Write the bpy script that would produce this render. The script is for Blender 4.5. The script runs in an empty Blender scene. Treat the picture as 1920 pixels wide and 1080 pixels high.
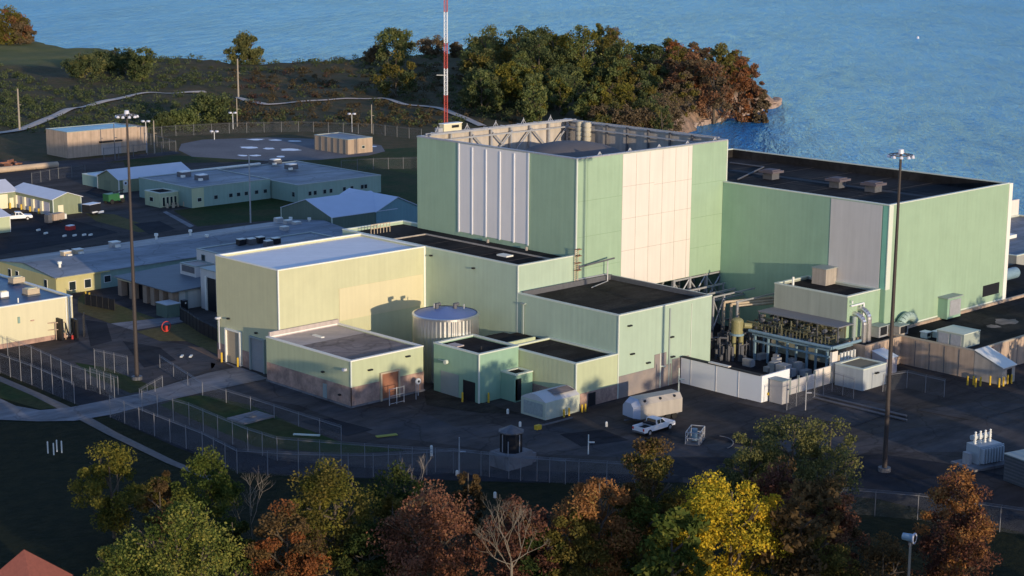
import bpy, math, random
import numpy as np
from mathutils import Vector, Matrix
R = math.radians
SC = bpy.context.scene
COL = SC.collection
rnd = random.Random(7)
rng = np.random.default_rng(7)

# ------------------------------------------------------------------ camera (world X / Y follow the plant grid)
FPX, PITCH, ROLL, YAW, CAMH = 3289.0, 0.2079, 0.0066, 0.8047, 60.0
_h = np.array([math.cos(YAW), math.sin(YAW), 0.0])
FW = _h * math.cos(PITCH) + np.array([0, 0, -math.sin(PITCH)])
_r = np.array([math.sin(YAW), -math.cos(YAW), 0.0]); _u = np.cross(_r, FW)
RT = _r * math.cos(ROLL) + _u * math.sin(ROLL); UP = np.cross(RT, FW)
CAM = np.array([0.0, 0.0, CAMH])
cd = bpy.data.cameras.new('camera'); cam = bpy.data.objects.new('camera', cd); COL.objects.link(cam)
cd.sensor_width = 36.0; cd.lens = 36.0 * FPX / 1920.0; cd.clip_start = 1.0; cd.clip_end = 60000.0
m = Matrix((tuple(RT), tuple(UP), tuple(-FW))).transposed().to_4x4(); m.translation = Vector(CAM)
cam.matrix_world = m; SC.camera = cam

# ------------------------------------------------------------------ sky, sun, exposure
LDIR = Vector((0.212, 0.977, -0.124)).normalized()       # the way the low sun's light travels
w = bpy.data.worlds.new("World"); SC.world = w; w.use_nodes = True
nt = w.node_tree; nt.nodes.clear()
sky = nt.nodes.new('ShaderNodeTexSky'); sky.sky_type = 'NISHITA'; sky.sun_disc = False
sky.sun_elevation = math.asin(-LDIR.z); sky.sun_rotation = math.atan2(-LDIR.x, -LDIR.y)
sky.altitude = 50; sky.air_density = 1.0; sky.dust_density = 0.1; sky.ozone_density = 3.6
bgd = nt.nodes.new('ShaderNodeBackground'); bgd.inputs['Strength'].default_value = 0.15
wo = nt.nodes.new('ShaderNodeOutputWorld')
tnt = nt.nodes.new('ShaderNodeMix'); tnt.data_type = 'RGBA'; tnt.blend_type = 'MULTIPLY'; tnt.inputs[0].default_value = 1.0; tnt.inputs[7].default_value = (1.30, 0.99, 1.02, 1)
nt.links.new(sky.outputs[0], tnt.inputs[6]); nt.links.new(tnt.outputs[2], bgd.inputs[0]); nt.links.new(bgd.outputs[0], wo.inputs[0])
sd = bpy.data.lights.new('sun', 'SUN'); sd.energy = 2.0; sd.angle = R(0.5); sd.color = (1.0, 0.82, 0.58)
sun = bpy.data.objects.new('sun', sd); COL.objects.link(sun); sun.rotation_euler = LDIR.to_track_quat('-Z', 'Y').to_euler()
SC.view_settings.view_transform = 'Standard'; SC.view_settings.look = 'None'
SC.view_settings.exposure = 1.0; SC.view_settings.gamma = 1.0
SC.cycles.max_bounces = 6; SC.cycles.transparent_max_bounces = 16

# ------------------------------------------------------------------ survey helpers: sight line -> place on the ground or on a wall plane
def _ray(px, py):
    return RT * (px - 960) - UP * (py - 540) + FW * FPX
def at(px, py, z=0.0):
    d = _ray(px, py); return CAM + d * ((z - CAMH) / d[2])
def onX(px, py, X):
    d = _ray(px, py); return CAM + d * (X / d[0])
def onY(px, py, Y):
    d = _ray(px, py); return CAM + d * (Y / d[1])
def hgt(b, px, py):
    d = _ray(px, py); q = b[:2]; t = (q @ d[:2]) / (d[:2] @ d[:2]); return CAMH + t * d[2]

# ------------------------------------------------------------------ materials
MATS = {}
def mk(name, col, rough=0.75, metal=0.0, var=0.12, scale=0.35, streak=0.0, bump=0.0, bscale=8.0, col2=None, mixs=0.08, spec=0.3, ribs=0.0, ribp=0.5):
    if name in MATS: return MATS[name]
    m = bpy.data.materials.new(name); m.use_nodes = True; MATS[name] = m
    n = m.node_tree.nodes; L = m.node_tree.links; b = n['Principled BSDF']
    b.inputs['Roughness'].default_value = rough; b.inputs['Metallic'].default_value = metal
    b.inputs['Specular IOR Level'].default_value = spec
    geo = n.new('ShaderNodeNewGeometry')
    ns = n.new('ShaderNodeTexNoise'); ns.inputs['Scale'].default_value = scale; ns.inputs['Detail'].default_value = 6; ns.inputs['Roughness'].default_value = 0.65
    L.new(geo.outputs['Position'], ns.inputs['Vector'])
    mr = n.new('ShaderNodeMapRange'); mr.inputs[1].default_value = 0.25; mr.inputs[2].default_value = 0.75
    mr.inputs[3].default_value = 1 - var; mr.inputs[4].default_value = 1 + var
    L.new(ns.outputs[0], mr.inputs[0])
    fac = mr.outputs[0]
    sep = n.new('ShaderNodeSeparateXYZ'); L.new(geo.outputs['Position'], sep.inputs[0])
    add = n.new('ShaderNodeMath'); add.operation = 'ADD'; L.new(sep.outputs[0], add.inputs[0]); L.new(sep.outputs[1], add.inputs[1])
    if streak > 0:
        cb = n.new('ShaderNodeCombineXYZ'); mz = n.new('ShaderNodeMath'); mz.operation = 'MULTIPLY'; mz.inputs[1].default_value = 0.06
        L.new(sep.outputs[2], mz.inputs[0]); L.new(add.outputs[0], cb.inputs[0]); L.new(mz.outputs[0], cb.inputs[2])
        s2 = n.new('ShaderNodeTexNoise'); s2.inputs['Scale'].default_value = 1.6; s2.inputs['Detail'].default_value = 5; L.new(cb.outputs[0], s2.inputs['Vector'])
        m2 = n.new('ShaderNodeMapRange'); m2.inputs[1].default_value = 0.3; m2.inputs[2].default_value = 0.7; m2.inputs[3].default_value = 1 - streak; m2.inputs[4].default_value = 1 + streak * 0.5
        L.new(s2.outputs[0], m2.inputs[0])
        mu = n.new('ShaderNodeMath'); mu.operation = 'MULTIPLY'; L.new(fac, mu.inputs[0]); L.new(m2.outputs[0], mu.inputs[1]); fac = mu.outputs[0]
    base = n.new('ShaderNodeRGB'); base.outputs[0].default_value = (*col, 1); src = base.outputs[0]
    if col2 is not None:
        s3 = n.new('ShaderNodeTexNoise'); s3.inputs['Scale'].default_value = mixs; s3.inputs['Detail'].default_value = 8; s3.inputs['Roughness'].default_value = 0.6
        L.new(geo.outputs['Position'], s3.inputs['Vector'])
        m3 = n.new('ShaderNodeMapRange'); m3.inputs[1].default_value = 0.42; m3.inputs[2].default_value = 0.58; L.new(s3.outputs[0], m3.inputs[0])
        mx = n.new('ShaderNodeMix'); mx.data_type = 'RGBA'; L.new(m3.outputs[0], mx.inputs[0]); L.new(src, mx.inputs[6]); mx.inputs[7].default_value = (*col2, 1)
        src = mx.outputs[2]
    hs = n.new('ShaderNodeVectorMath'); hs.operation = 'SCALE'; L.new(src, hs.inputs[0]); L.new(fac, hs.inputs['Scale'])
    L.new(hs.outputs[0], b.inputs['Base Color'])
    if bump > 0 or ribs > 0:
        bp = n.new('ShaderNodeBump'); bp.inputs['Distance'].default_value = 0.05
        if ribs > 0:
            wv = n.new('ShaderNodeMath'); wv.operation = 'MULTIPLY'; wv.inputs[1].default_value = 2 * math.pi / ribp; L.new(add.outputs[0], wv.inputs[0])
            sn = n.new('ShaderNodeMath'); sn.operation = 'SINE'; L.new(wv.outputs[0], sn.inputs[0]); L.new(sn.outputs[0], bp.inputs['Height']); bp.inputs['Strength'].default_value = ribs
        else:
            s4 = n.new('ShaderNodeTexNoise'); s4.inputs['Scale'].default_value = bscale; s4.inputs['Detail'].default_value = 4
            L.new(geo.outputs['Position'], s4.inputs['Vector']); L.new(s4.outputs[0], bp.inputs['Height']); bp.inputs['Strength'].default_value = bump
        L.new(bp.outputs[0], b.inputs['Normal'])
    return m

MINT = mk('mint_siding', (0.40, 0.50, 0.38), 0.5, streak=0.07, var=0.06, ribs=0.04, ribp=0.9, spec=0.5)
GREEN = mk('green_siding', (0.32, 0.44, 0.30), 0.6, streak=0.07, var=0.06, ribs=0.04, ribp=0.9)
GREENB = mk('deep_shade_green_siding', (0.27, 0.42, 0.30), 0.6, streak=0.07, var=0.07, ribs=0.04, ribp=0.9)  # deep green; on the turbine block it paints shade into the left wall
YELL = mk('cream_yellow_siding', (0.54, 0.53, 0.33), 0.6, streak=0.06, var=0.06, ribs=0.03, ribp=0.8)
YG = mk('pale_green_siding', (0.47, 0.51, 0.32), 0.6, streak=0.08, var=0.04, ribs=0.05, ribp=0.8)
CREAMW = mk('cream_wall', (0.66, 0.60, 0.40), 0.7, streak=0.05, var=0.04)
TANW = mk('tan_yellow_wall', (0.50, 0.45, 0.22), 0.7, streak=0.08, var=0.05)
SAGE = mk('sage_siding', (0.24, 0.27, 0.17), 0.6, streak=0.10, var=0.06, ribs=0.2, ribp=0.6)
TEAL = mk('pale_teal_wall', (0.25, 0.36, 0.31), 0.7, streak=0.08, var=0.06)
DKTEAL = mk('dark_teal_siding', (0.11, 0.16, 0.13), 0.6, streak=0.1, var=0.06, ribs=0.15, ribp=0.8)
WHITE = mk('white_panel', (0.73, 0.66, 0.58), 0.6, streak=0.06, var=0.03)
WHITEP = mk('white_paint', (0.80, 0.80, 0.80), 0.4, var=0.03, spec=0.5)
LAV = mk('light_grey_panel', (0.60, 0.57, 0.54), 0.6, streak=0.08, var=0.04)
TRIM = mk('pale_trim', (0.62, 0.66, 0.56), 0.5, var=0.04)
TRIMW = mk('white_trim', (0.80, 0.78, 0.70), 0.5, var=0.04)
TRIMD = mk('grey_trim', (0.30, 0.34, 0.32), 0.5, var=0.08)
BRICK = mk('brick_base', (0.48, 0.31, 0.24), 0.85, var=0.18, scale=2.5, streak=0.12, col2=(0.30, 0.20, 0.16), mixs=0.5)
CONC = mk('concrete', (0.40, 0.35, 0.30), 0.9, var=0.12, streak=0.22, scale=0.8)
CONCL = mk('pale_concrete', (0.20, 0.19, 0.195), 0.9, var=0.15, scale=0.5)
PRECAST = mk('tan_precast', (0.46, 0.34, 0.25), 0.9, var=0.12, streak=0.25, scale=0.7)
ROOFK = mk('black_roof', (0.022, 0.021, 0.022), 0.95, var=0.3, scale=1.2, col2=(0.035, 0.032, 0.03), mixs=0.12, spec=0.08)
ROOFKB = mk('dark_brown_roof', (0.035, 0.030, 0.024), 0.95, var=0.35, scale=3.0, col2=(0.05, 0.043, 0.035), mixs=0.3, spec=0.1)
ROOFW = mk('white_membrane', (0.80, 0.79, 0.80), 0.55, var=0.06, scale=0.6, streak=0.06)
ROOFP = mk('pale_tan_roof', (0.50, 0.42, 0.38), 0.8, var=0.12, scale=0.8, streak=0.15)
ROOFPD = mk('brown_grey_roof', (0.25, 0.20, 0.18), 0.85, var=0.15, scale=0.8, streak=0.2)
ROOFB = mk('blue_grey_roof', (0.22, 0.24, 0.27), 0.6, var=0.12, scale=0.25, streak=0.10, col2=(0.18, 0.20, 0.23), mixs=0.1)
ROOFBL = mk('blue_membrane', (0.05, 0.13, 0.22), 0.45, var=0.2, scale=0.5, col2=(0.03, 0.09, 0.17), mixs=0.2)
ROOFM = mk('white_metal_roof', (0.66, 0.66, 0.70), 0.4, var=0.05, ribs=0.25, ribp=0.6)
ROOFMB = mk('pale_blue_metal_roof', (0.55, 0.60, 0.72), 0.4, var=0.05, ribs=0.2, ribp=0.6)
ROOFT = mk('teal_roof', (0.06, 0.24, 0.34), 0.35, var=0.25, scale=0.4, col2=(0.12, 0.36, 0.46), mixs=0.25)
STEEL = mk('galvanised_steel', (0.42, 0.42, 0.43), 0.5, metal=0.3, var=0.15, scale=2)
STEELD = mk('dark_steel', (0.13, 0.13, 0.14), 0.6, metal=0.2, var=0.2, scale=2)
BLUST = mk('blue_grey_steel', (0.20, 0.30, 0.36), 0.5, var=0.15, scale=2)
TANPIPE = mk('tan_lagging', (0.50, 0.40, 0.28), 0.5, var=0.15, scale=1.5)
YPIPE = mk('yellow_tank_paint', (0.27, 0.25, 0.12), 0.5, var=0.15, scale=1.5)
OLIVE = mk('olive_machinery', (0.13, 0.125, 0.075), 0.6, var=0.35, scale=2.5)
ALU = mk('corrugated_aluminium', (0.74, 0.72, 0.70), 0.3, metal=0.92, var=0.08, scale=1.0)
DUCT = mk('shiny_duct', (0.70, 0.66, 0.64), 0.3, metal=0.8, var=0.06)
TANKTOP = mk('blue_tank_roof', (0.15, 0.21, 0.40), 0.4, var=0.08)
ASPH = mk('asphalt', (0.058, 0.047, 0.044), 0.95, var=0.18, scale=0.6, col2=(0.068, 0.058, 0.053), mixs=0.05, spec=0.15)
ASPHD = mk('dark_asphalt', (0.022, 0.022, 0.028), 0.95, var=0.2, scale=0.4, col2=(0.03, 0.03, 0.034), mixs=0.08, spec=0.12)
ASPHL = mk('worn_asphalt', (0.092, 0.077, 0.072), 0.95, var=0.2, scale=0.5, col2=(0.06, 0.058, 0.062), mixs=0.1, spec=0.15)
GRAVEL = mk('grey_gravel', (0.16, 0.155, 0.16), 0.95, var=0.2, scale=1.5, col2=(0.13, 0.125, 0.13), mixs=0.08)
GRASS = mk('lawn', (0.085, 0.085, 0.028), 0.95, var=0.3, scale=1.2, col2=(0.13, 0.10, 0.04), mixs=0.07, bump=0.6, spec=0.1)
GRASSG = mk('green_lawn', (0.030, 0.052, 0.015), 0.95, var=0.35, scale=1.0, col2=(0.055, 0.055, 0.02), mixs=0.1, bump=0.6, spec=0.1)
DIRT = mk('dry_earth', (0.22, 0.12, 0.07), 0.95, var=0.25, scale=1.0)
PATHM = mk('pale_dirt_path', (0.55, 0.46, 0.38), 0.95, var=0.15, scale=0.5)
YPAINT = mk('yellow_paint', (0.65, 0.42, 0.04), 0.5, var=0.06)
RED = mk('red_paint', (0.55, 0.05, 0.04), 0.5, var=0.06)
REDW = mk('tower_red', (0.50, 0.08, 0.06), 0.5, var=0.06)
DKGREEN = mk('dark_green_paint', (0.03, 0.12, 0.05), 0.4, var=0.1)
BLACK = mk('black_paint', (0.015, 0.016, 0.02), 0.5, var=0.1)
RUBBER = mk('rubber', (0.02, 0.02, 0.02), 0.9, var=0.05)
GLASS = mk('dark_glass', (0.02, 0.03, 0.035), 0.12, var=0.02, spec=0.8)
DOORG = mk('grey_roll_door', (0.30, 0.30, 0.30), 0.6, var=0.05, streak=0.03)
DOORBR = mk('rust_roll_door', (0.28, 0.12, 0.07), 0.7, var=0.15, streak=0.1)
DOORC = mk('cream_door', (0.80, 0.72, 0.50), 0.5, var=0.03)
WOOD = mk('weathered_wood', (0.33, 0.28, 0.22), 0.85, var=0.15, scale=3)
MASTM = mk('mast_shade_brown', (0.055, 0.044, 0.04), 0.6, var=0.12, scale=0.5)  # brown darkened so the tree shade on the masts sits in the colour
BRICKROOF = mk('red_shingle', (0.26, 0.085, 0.06), 0.85, var=0.15, scale=3)
BARK = mk('bark', (0.10, 0.08, 0.06), 0.9, var=0.3, scale=2)
BIRCH = mk('pale_bark', (0.20, 0.17, 0.13), 0.8, var=0.15, scale=2)
ROCK = mk('shore_rock', (0.35, 0.25, 0.19), 0.95, var=0.3, scale=0.3)
LAMPG = mk('lamp_housing', (0.6, 0.6, 0.66), 0.35, var=0.05, spec=0.6)
ORANGE = mk('orange_plastic', (0.7, 0.2, 0.03), 0.5, var=0.05)

def weather(m, crack=0.35, sc=0.13):
    n = m.node_tree.nodes; L = m.node_tree.links; b = n['Principled BSDF']; lk = b.inputs['Base Color'].links[0]; src = lk.from_socket
    geo = n.new('ShaderNodeNewGeometry'); ns = n.new('ShaderNodeTexNoise'); ns.inputs['Scale'].default_value = 0.3; ns.inputs['Detail'].default_value = 4; L.new(geo.outputs['Position'], ns.inputs['Vector'])
    ad = n.new('ShaderNodeVectorMath'); ad.operation = 'MULTIPLY_ADD'; L.new(ns.outputs['Color'], ad.inputs[0]); ad.inputs[1].default_value = (3, 3, 3); L.new(geo.outputs['Position'], ad.inputs[2])
    v = n.new('ShaderNodeTexVoronoi'); v.feature = 'DISTANCE_TO_EDGE'; v.inputs['Scale'].default_value = sc; L.new(ad.outputs[0], v.inputs['Vector'])
    mr = n.new('ShaderNodeMapRange'); mr.inputs[1].default_value = 0.0; mr.inputs[2].default_value = 0.022; mr.inputs[3].default_value = 1 - crack; mr.inputs[4].default_value = 1; L.new(v.outputs[0], mr.inputs[0])
    n2 = n.new('ShaderNodeTexNoise'); n2.inputs['Scale'].default_value = 0.16; n2.inputs['Detail'].default_value = 7; n2.inputs['Roughness'].default_value = 0.7
    mp = n.new('ShaderNodeMapping'); mp.inputs['Scale'].default_value = (0.35, 1.6, 1); mp.inputs['Rotation'].default_value = (0, 0, 0.5); L.new(geo.outputs['Position'], mp.inputs[0]); L.new(mp.outputs[0], n2.inputs['Vector'])
    m2 = n.new('ShaderNodeMapRange'); m2.inputs[1].default_value = 0.35; m2.inputs[2].default_value = 0.65; m2.inputs[3].default_value = 0.62; m2.inputs[4].default_value = 1.32; L.new(n2.outputs[0], m2.inputs[0])
    mu = n.new('ShaderNodeMath'); mu.operation = 'MULTIPLY'; L.new(mr.outputs[0], mu.inputs[0]); L.new(m2.outputs[0], mu.inputs[1])
    sc_ = n.new('ShaderNodeVectorMath'); sc_.operation = 'SCALE'; L.new(src, sc_.inputs[0]); L.new(mu.outputs[0], sc_.inputs['Scale']); L.new(sc_.outputs[0], b.inputs['Base Color'])
for _m in (ASPH, ASPHL, ASPHD, CONCL, ROOFB, ROOFK, ROOFPD, ROOFKB): weather(_m)
def mesh_mat(name, wire, cover, pitch=0.35):
    m = bpy.data.materials.new(name); m.use_nodes = True; n = m.node_tree.nodes; L = m.node_tree.links
    b = n['Principled BSDF']; b.inputs['Base Color'].default_value = (*wire, 1); b.inputs['Roughness'].default_value = 0.5
    out = n['Material Output']; tr = n.new('ShaderNodeBsdfTransparent'); mix = n.new('ShaderNodeMixShader')
    geo = n.new('ShaderNodeNewGeometry'); sep = n.new('ShaderNodeSeparateXYZ'); L.new(geo.outputs['Position'], sep.inputs[0])
    ad = n.new('ShaderNodeMath'); ad.operation = 'ADD'; L.new(sep.outputs[0], ad.inputs[0]); L.new(sep.outputs[1], ad.inputs[1])
    res = []
    for sg in ('ADD', 'SUBTRACT'):
        a = n.new('ShaderNodeMath'); a.operation = sg; L.new(ad.outputs[0], a.inputs[0]); L.new(sep.outputs[2], a.inputs[1])
        d = n.new('ShaderNodeMath'); d.operation = 'DIVIDE'; d.inputs[1].default_value = pitch; L.new(a.outputs[0], d.inputs[0])
        f = n.new('ShaderNodeMath'); f.operation = 'FRACT'; L.new(d.outputs[0], f.inputs[0])
        g = n.new('ShaderNodeMath'); g.operation = 'LESS_THAN'; g.inputs[1].default_value = cover / 2; L.new(f.outputs[0], g.inputs[0]); res.append(g)
    mx = n.new('ShaderNodeMath'); mx.operation = 'MAXIMUM'; L.new(res[0].outputs[0], mx.inputs[0]); L.new(res[1].outputs[0], mx.inputs[1])
    L.new(mx.outputs[0], mix.inputs[0]); L.new(tr.outputs[0], mix.inputs[1]); L.new(b.outputs[0], mix.inputs[2]); L.new(mix.outputs[0], out.inputs[0])
    return m
CHAIN = mesh_mat('chain_link_mesh', (0.22, 0.23, 0.25), 0.11, 0.08)
CHAINF = mesh_mat('far_chain_link_mesh', (0.12, 0.12, 0.13), 0.10, 0.08)
POSTF = mk('far_post_grey', (0.14, 0.14, 0.14), .5)

def leafmat(name, cols, rough=0.7, trans=0.35):
    m = bpy.data.materials.new(name); m.use_nodes = True; n = m.node_tree.nodes; L = m.node_tree.links; n.clear()
    out = n.new('ShaderNodeOutputMaterial'); geo = n.new('ShaderNodeNewGeometry')
    ns = n.new('ShaderNodeTexNoise'); ns.inputs['Scale'].default_value = 0.45; ns.inputs['Detail'].default_value = 3; L.new(geo.outputs['Position'], ns.inputs['Vector'])
    ad = n.new('ShaderNodeMath'); ad.operation = 'MULTIPLY_ADD'; L.new(geo.outputs['Random Per Island'], ad.inputs[0]); ad.inputs[1].default_value = 0.55
    sb = n.new('ShaderNodeMath'); sb.operation = 'MULTIPLY_ADD'; L.new(ns.outputs[0], sb.inputs[0]); sb.inputs[1].default_value = 1.6; sb.inputs[2].default_value = -0.6
    L.new(sb.outputs[0], ad.inputs[2])
    cr = n.new('ShaderNodeValToRGB'); cr.color_ramp.elements[0].position = 0.05; cr.color_ramp.elements[1].position = 0.95
    cr.color_ramp.elements[0].color = (*cols[0], 1); cr.color_ramp.elements[1].color = (*cols[-1], 1)
    for i, c in enumerate(cols[1:-1]):
        e = cr.color_ramp.elements.new(0.05 + 0.9 * (i + 1) / (len(cols) - 1)); e.color = (*c, 1)
    L.new(ad.outputs[0], cr.inputs[0])
    d = n.new('ShaderNodeBsdfDiffuse'); t = n.new('ShaderNodeBsdfTranslucent'); mx = n.new('ShaderNodeMixShader'); mx.inputs[0].default_value = trans
    L.new(cr.outputs[0], d.inputs[0]); L.new(cr.outputs[0], t.inputs[0]); L.new(d.outputs[0], mx.inputs[1]); L.new(t.outputs[0], mx.inputs[2]); L.new(mx.outputs[0], out.inputs[0])
    return m
LF = {
 'green': leafmat('leaf_green', [(0.047, 0.074, 0.019), (0.101, 0.128, 0.030), (0.189, 0.189, 0.041)]),
 'dark': leafmat('leaf_dark_green', [(0.024, 0.043, 0.016), (0.054, 0.074, 0.024), (0.095, 0.101, 0.030)]),
 'lime': leafmat('leaf_lime', [(0.05,0.075,0.02),(0.14,0.17,0.04),(0.27,0.26,0.06),(0.36,0.30,0.07)]),
 'olive': leafmat('leaf_olive', [(0.068, 0.068, 0.020), (0.149, 0.128, 0.034), (0.243, 0.176, 0.047)]),
 'sage': leafmat('leaf_sage', [(0.081, 0.095, 0.041), (0.162, 0.162, 0.061), (0.257, 0.230, 0.081)]),
 'rust': leafmat('leaf_rust', [(0.121, 0.054, 0.024), (0.257, 0.101, 0.041), (0.378, 0.135, 0.047)]),
 'red': leafmat('leaf_red', [(0.07,0.035,0.02),(0.18,0.085,0.05),(0.30,0.13,0.08),(0.30,0.19,0.09)]),
 'wine': leafmat('leaf_wine', [(0.06,0.035,0.022),(0.13,0.065,0.045),(0.20,0.085,0.06),(0.22,0.14,0.06)]),
 'orange': leafmat('leaf_orange', [(0.14,0.07,0.03),(0.30,0.14,0.055),(0.42,0.20,0.075),(0.34,0.22,0.07)]),
 'yellow': leafmat('leaf_yellow', [(0.16,0.17,0.025),(0.45,0.36,0.035),(0.72,0.50,0.045),(0.75,0.42,0.04)]),
 'brown': leafmat('leaf_brown', [(0.068, 0.047, 0.024), (0.135, 0.088, 0.041), (0.216, 0.135, 0.054)]),
 'frust': leafmat('leaf_far_rust', [(0.135, 0.074, 0.041), (0.257, 0.128, 0.068), (0.365, 0.176, 0.088)]),  # far leaf set: greyer copies with distance haze mixed into the colour
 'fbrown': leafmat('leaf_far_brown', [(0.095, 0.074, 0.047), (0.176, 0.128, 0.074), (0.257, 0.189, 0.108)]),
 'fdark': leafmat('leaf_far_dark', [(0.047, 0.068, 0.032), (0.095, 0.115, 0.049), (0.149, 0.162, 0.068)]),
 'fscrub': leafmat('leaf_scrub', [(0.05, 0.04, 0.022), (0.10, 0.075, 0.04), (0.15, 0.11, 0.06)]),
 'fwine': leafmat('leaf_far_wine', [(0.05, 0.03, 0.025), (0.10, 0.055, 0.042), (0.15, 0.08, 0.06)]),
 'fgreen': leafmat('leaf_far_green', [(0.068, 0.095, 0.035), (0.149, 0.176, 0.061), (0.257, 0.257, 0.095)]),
 'goldolive': leafmat('leaf_gold_olive', [(0.068, 0.081, 0.020), (0.162, 0.149, 0.034), (0.284, 0.230, 0.041)]),
}

# ------------------------------------------------------------------ mesh builder
class MB:
    def __init__(s): s.v = []; s.f = []
    def add(s, vs, fs):
        o = len(s.v); s.v += [tuple(map(float, p)) for p in vs]; s.f += [tuple(o + i for i in f) for f in fs]; return s
    def box(s, x0, x1, y0, y1, z0, z1):
        return s.add([(x0,y0,z0),(x1,y0,z0),(x1,y1,z0),(x0,y1,z0),(x0,y0,z1),(x1,y0,z1),(x1,y1,z1),(x0,y1,z1)],
                     [(0,3,2,1),(4,5,6,7),(0,1,5,4),(1,2,6,5),(2,3,7,6),(3,0,4,7)])
    def cb(s, cx, cy, z0, dx, dy, dz, a=0.0):       # box about a centre, turned by a
        c, q = math.cos(a), math.sin(a); P = []
        for z in (z0, z0 + dz):
            for sx, sy in ((-1,-1),(1,-1),(1,1),(-1,1)):
                u, v = sx*dx/2, sy*dy/2; P.append((cx + u*c - v*q, cy + u*q + v*c, z))
        return s.add(P, [(0,3,2,1),(4,5,6,7),(0,1,5,4),(1,2,6,5),(2,3,7,6),(3,0,4,7)])
    def quad(s, *p): return s.add(p, [tuple(range(len(p)))])
    def prism(s, pts, z0, z1):
        n = len(pts); return s.add([(x,y,z0) for x,y in pts] + [(x,y,z1) for x,y in pts],
            [tuple(range(n-1,-1,-1)), tuple(range(n,2*n))] + [(i,(i+1)%n,n+(i+1)%n,n+i) for i in range(n)])
    def tube(s, p0, p1, r0, r1=None, n=8, cap=True):
        r1 = r0 if r1 is None else r1
        a = Vector(p0); b = Vector(p1); d = (b - a)
        if d.length < 1e-6: return s
        d.normalize(); t = Vector((0,0,1)) if abs(d.z) < 0.9 else Vector((1,0,0)); u = d.cross(t).normalized(); v = d.cross(u)
        P = []
        for c, r in ((a, r0), (b, r1)):
            for i in range(n):
                g = 2*math.pi*i/n; P.append(c + (u*math.cos(g) + v*math.sin(g))*r)
        F = [(i,(i+1)%n,n+(i+1)%n,n+i) for i in range(n)]
        if cap: F += [tuple(range(n-1,-1,-1)), tuple(range(n,2*n))]
        return s.add(P, F)
    def path(s, pts, r, n=8):
        for a, b in zip(pts[:-1], pts[1:]): s.tube(a, b, r, n=n)
        return s
    def dome(s, c, r, n=24, k=6, zs=1.0):
        P = [(c[0], c[1], c[2] + r*zs)]; F = []
        for j in range(1, k+1):
            a = j/k*math.pi/2
            for i in range(n): g = 2*math.pi*i/n; P.append((c[0]+r*math.sin(a)*math.cos(g), c[1]+r*math.sin(a)*math.sin(g), c[2]+r*zs*math.cos(a)))
        for i in range(n): F.append((0, 1+i, 1+(i+1)%n))
        for j in range(k-1):
            for i in range(n): F.append((1+j*n+i, 1+(j+1)*n+i, 1+(j+1)*n+(i+1)%n, 1+j*n+(i+1)%n))
        return s.add(P, F)
    def build(s, name, mat, parent=None, smooth=False, local=False, loc=None):
        me = bpy.data.meshes.new(name); V = np.array(s.v, dtype=float)
        o = bpy.data.objects.new(name, me); COL.objects.link(o)
        off = np.zeros(3)
        if parent is not None:
            o.parent = parent
            if not local:
                q = parent; off = np.array(q.location)
                while q.parent: q = q.parent; off = off + np.array(q.location)
        elif loc is not None: off = np.array(loc); o.location = loc
        me.from_pydata((V - off).tolist(), [], s.f); me.materials.append(mat)
        if smooth:
            for p in me.polygons: p.use_smooth = True
        me.update(); return o

LABELS = set()
def tag(o, label=None, cat=None, group=None, kind=None):
    if label: o['label'] = label
    if cat: o['category'] = cat
    if group: o['group'] = group
    if kind: o['kind'] = kind
    return o
def E(name, label, cat, loc, group=None, rz=0.0):
    o = bpy.data.objects.new(name, None); COL.objects.link(o); o.location = loc; o.rotation_euler = (0, 0, rz)
    o.empty_display_size = 0.5
    return tag(o, label, cat, group)
def kids(o): return [c for c in COL.objects if c.parent is o]
def copy_tree(o, parent=None):
    c = o.copy(); COL.objects.link(c)
    if parent is not None: c.parent = parent
    for ch in kids(o): copy_tree(ch, c)
    return c

# ------------------------------------------------------------------ terrain, lake
COAST = [(1400,-900),(560,-140),(340,120),(306,170),(300,230),(330,300),(395,345),(450,381),(488,394),(520,404),(532,414),(540,440),
         (552,500),(553,560),(548,604),(520,606),(495,604),(462,602),(433,606),(424,640),(423,662),(426,720),(430,787),(438,900),(470,1100),(560,1500)]
_poly = np.array(COAST + [(-900,1500),(-900,-900)], float)
def inside(px, py):
    r = np.zeros(px.shape, bool); n = len(_poly); j = n - 1
    for i in range(n):
        xi, yi = _poly[i]; xj, yj = _poly[j]
        c = ((yi > py) != (yj > py)) & (px < (xj - xi) * (py - yi) / (yj - yi + 1e-12) + xi); r ^= c; j = i
    return r
def sdist(px, py):
    d = np.full(px.shape, 1e9)
    for (x0,y0),(x1,y1) in zip(COAST[:-1], COAST[1:]):
        ex, ey = x1-x0, y1-y0; t = np.clip(((px-x0)*ex + (py-y0)*ey)/(ex*ex+ey*ey), 0, 1)
        d = np.minimum(d, np.hypot(px-x0-t*ex, py-y0-t*ey))
    return np.where(inside(px, py), d, -d)
def wob(x, y):
    return (np.sin(x*0.11+y*0.07)+np.sin(x*0.051-y*0.093+1.3)+np.sin(x*0.19+y*0.16+2.1)*0.6+np.sin(x*0.37-y*0.29)*0.35)/2.2
def HZ(x, y):
    x = np.asarray(x, float); y = np.asarray(y, float)
    d = sdist(x, y) + wob(x*1.7, y*1.7)*2.0
    far = np.clip((y + x*0.45 - 560)/90, 0, 1)
    base = wob(x, y)*0.9*far
    t = np.clip((d + 4)/9.0, 0, 1)
    return base*t + (1-t)*(-10.5) + (t*(1-t))*wob(x*4, y*4)*4
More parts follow.
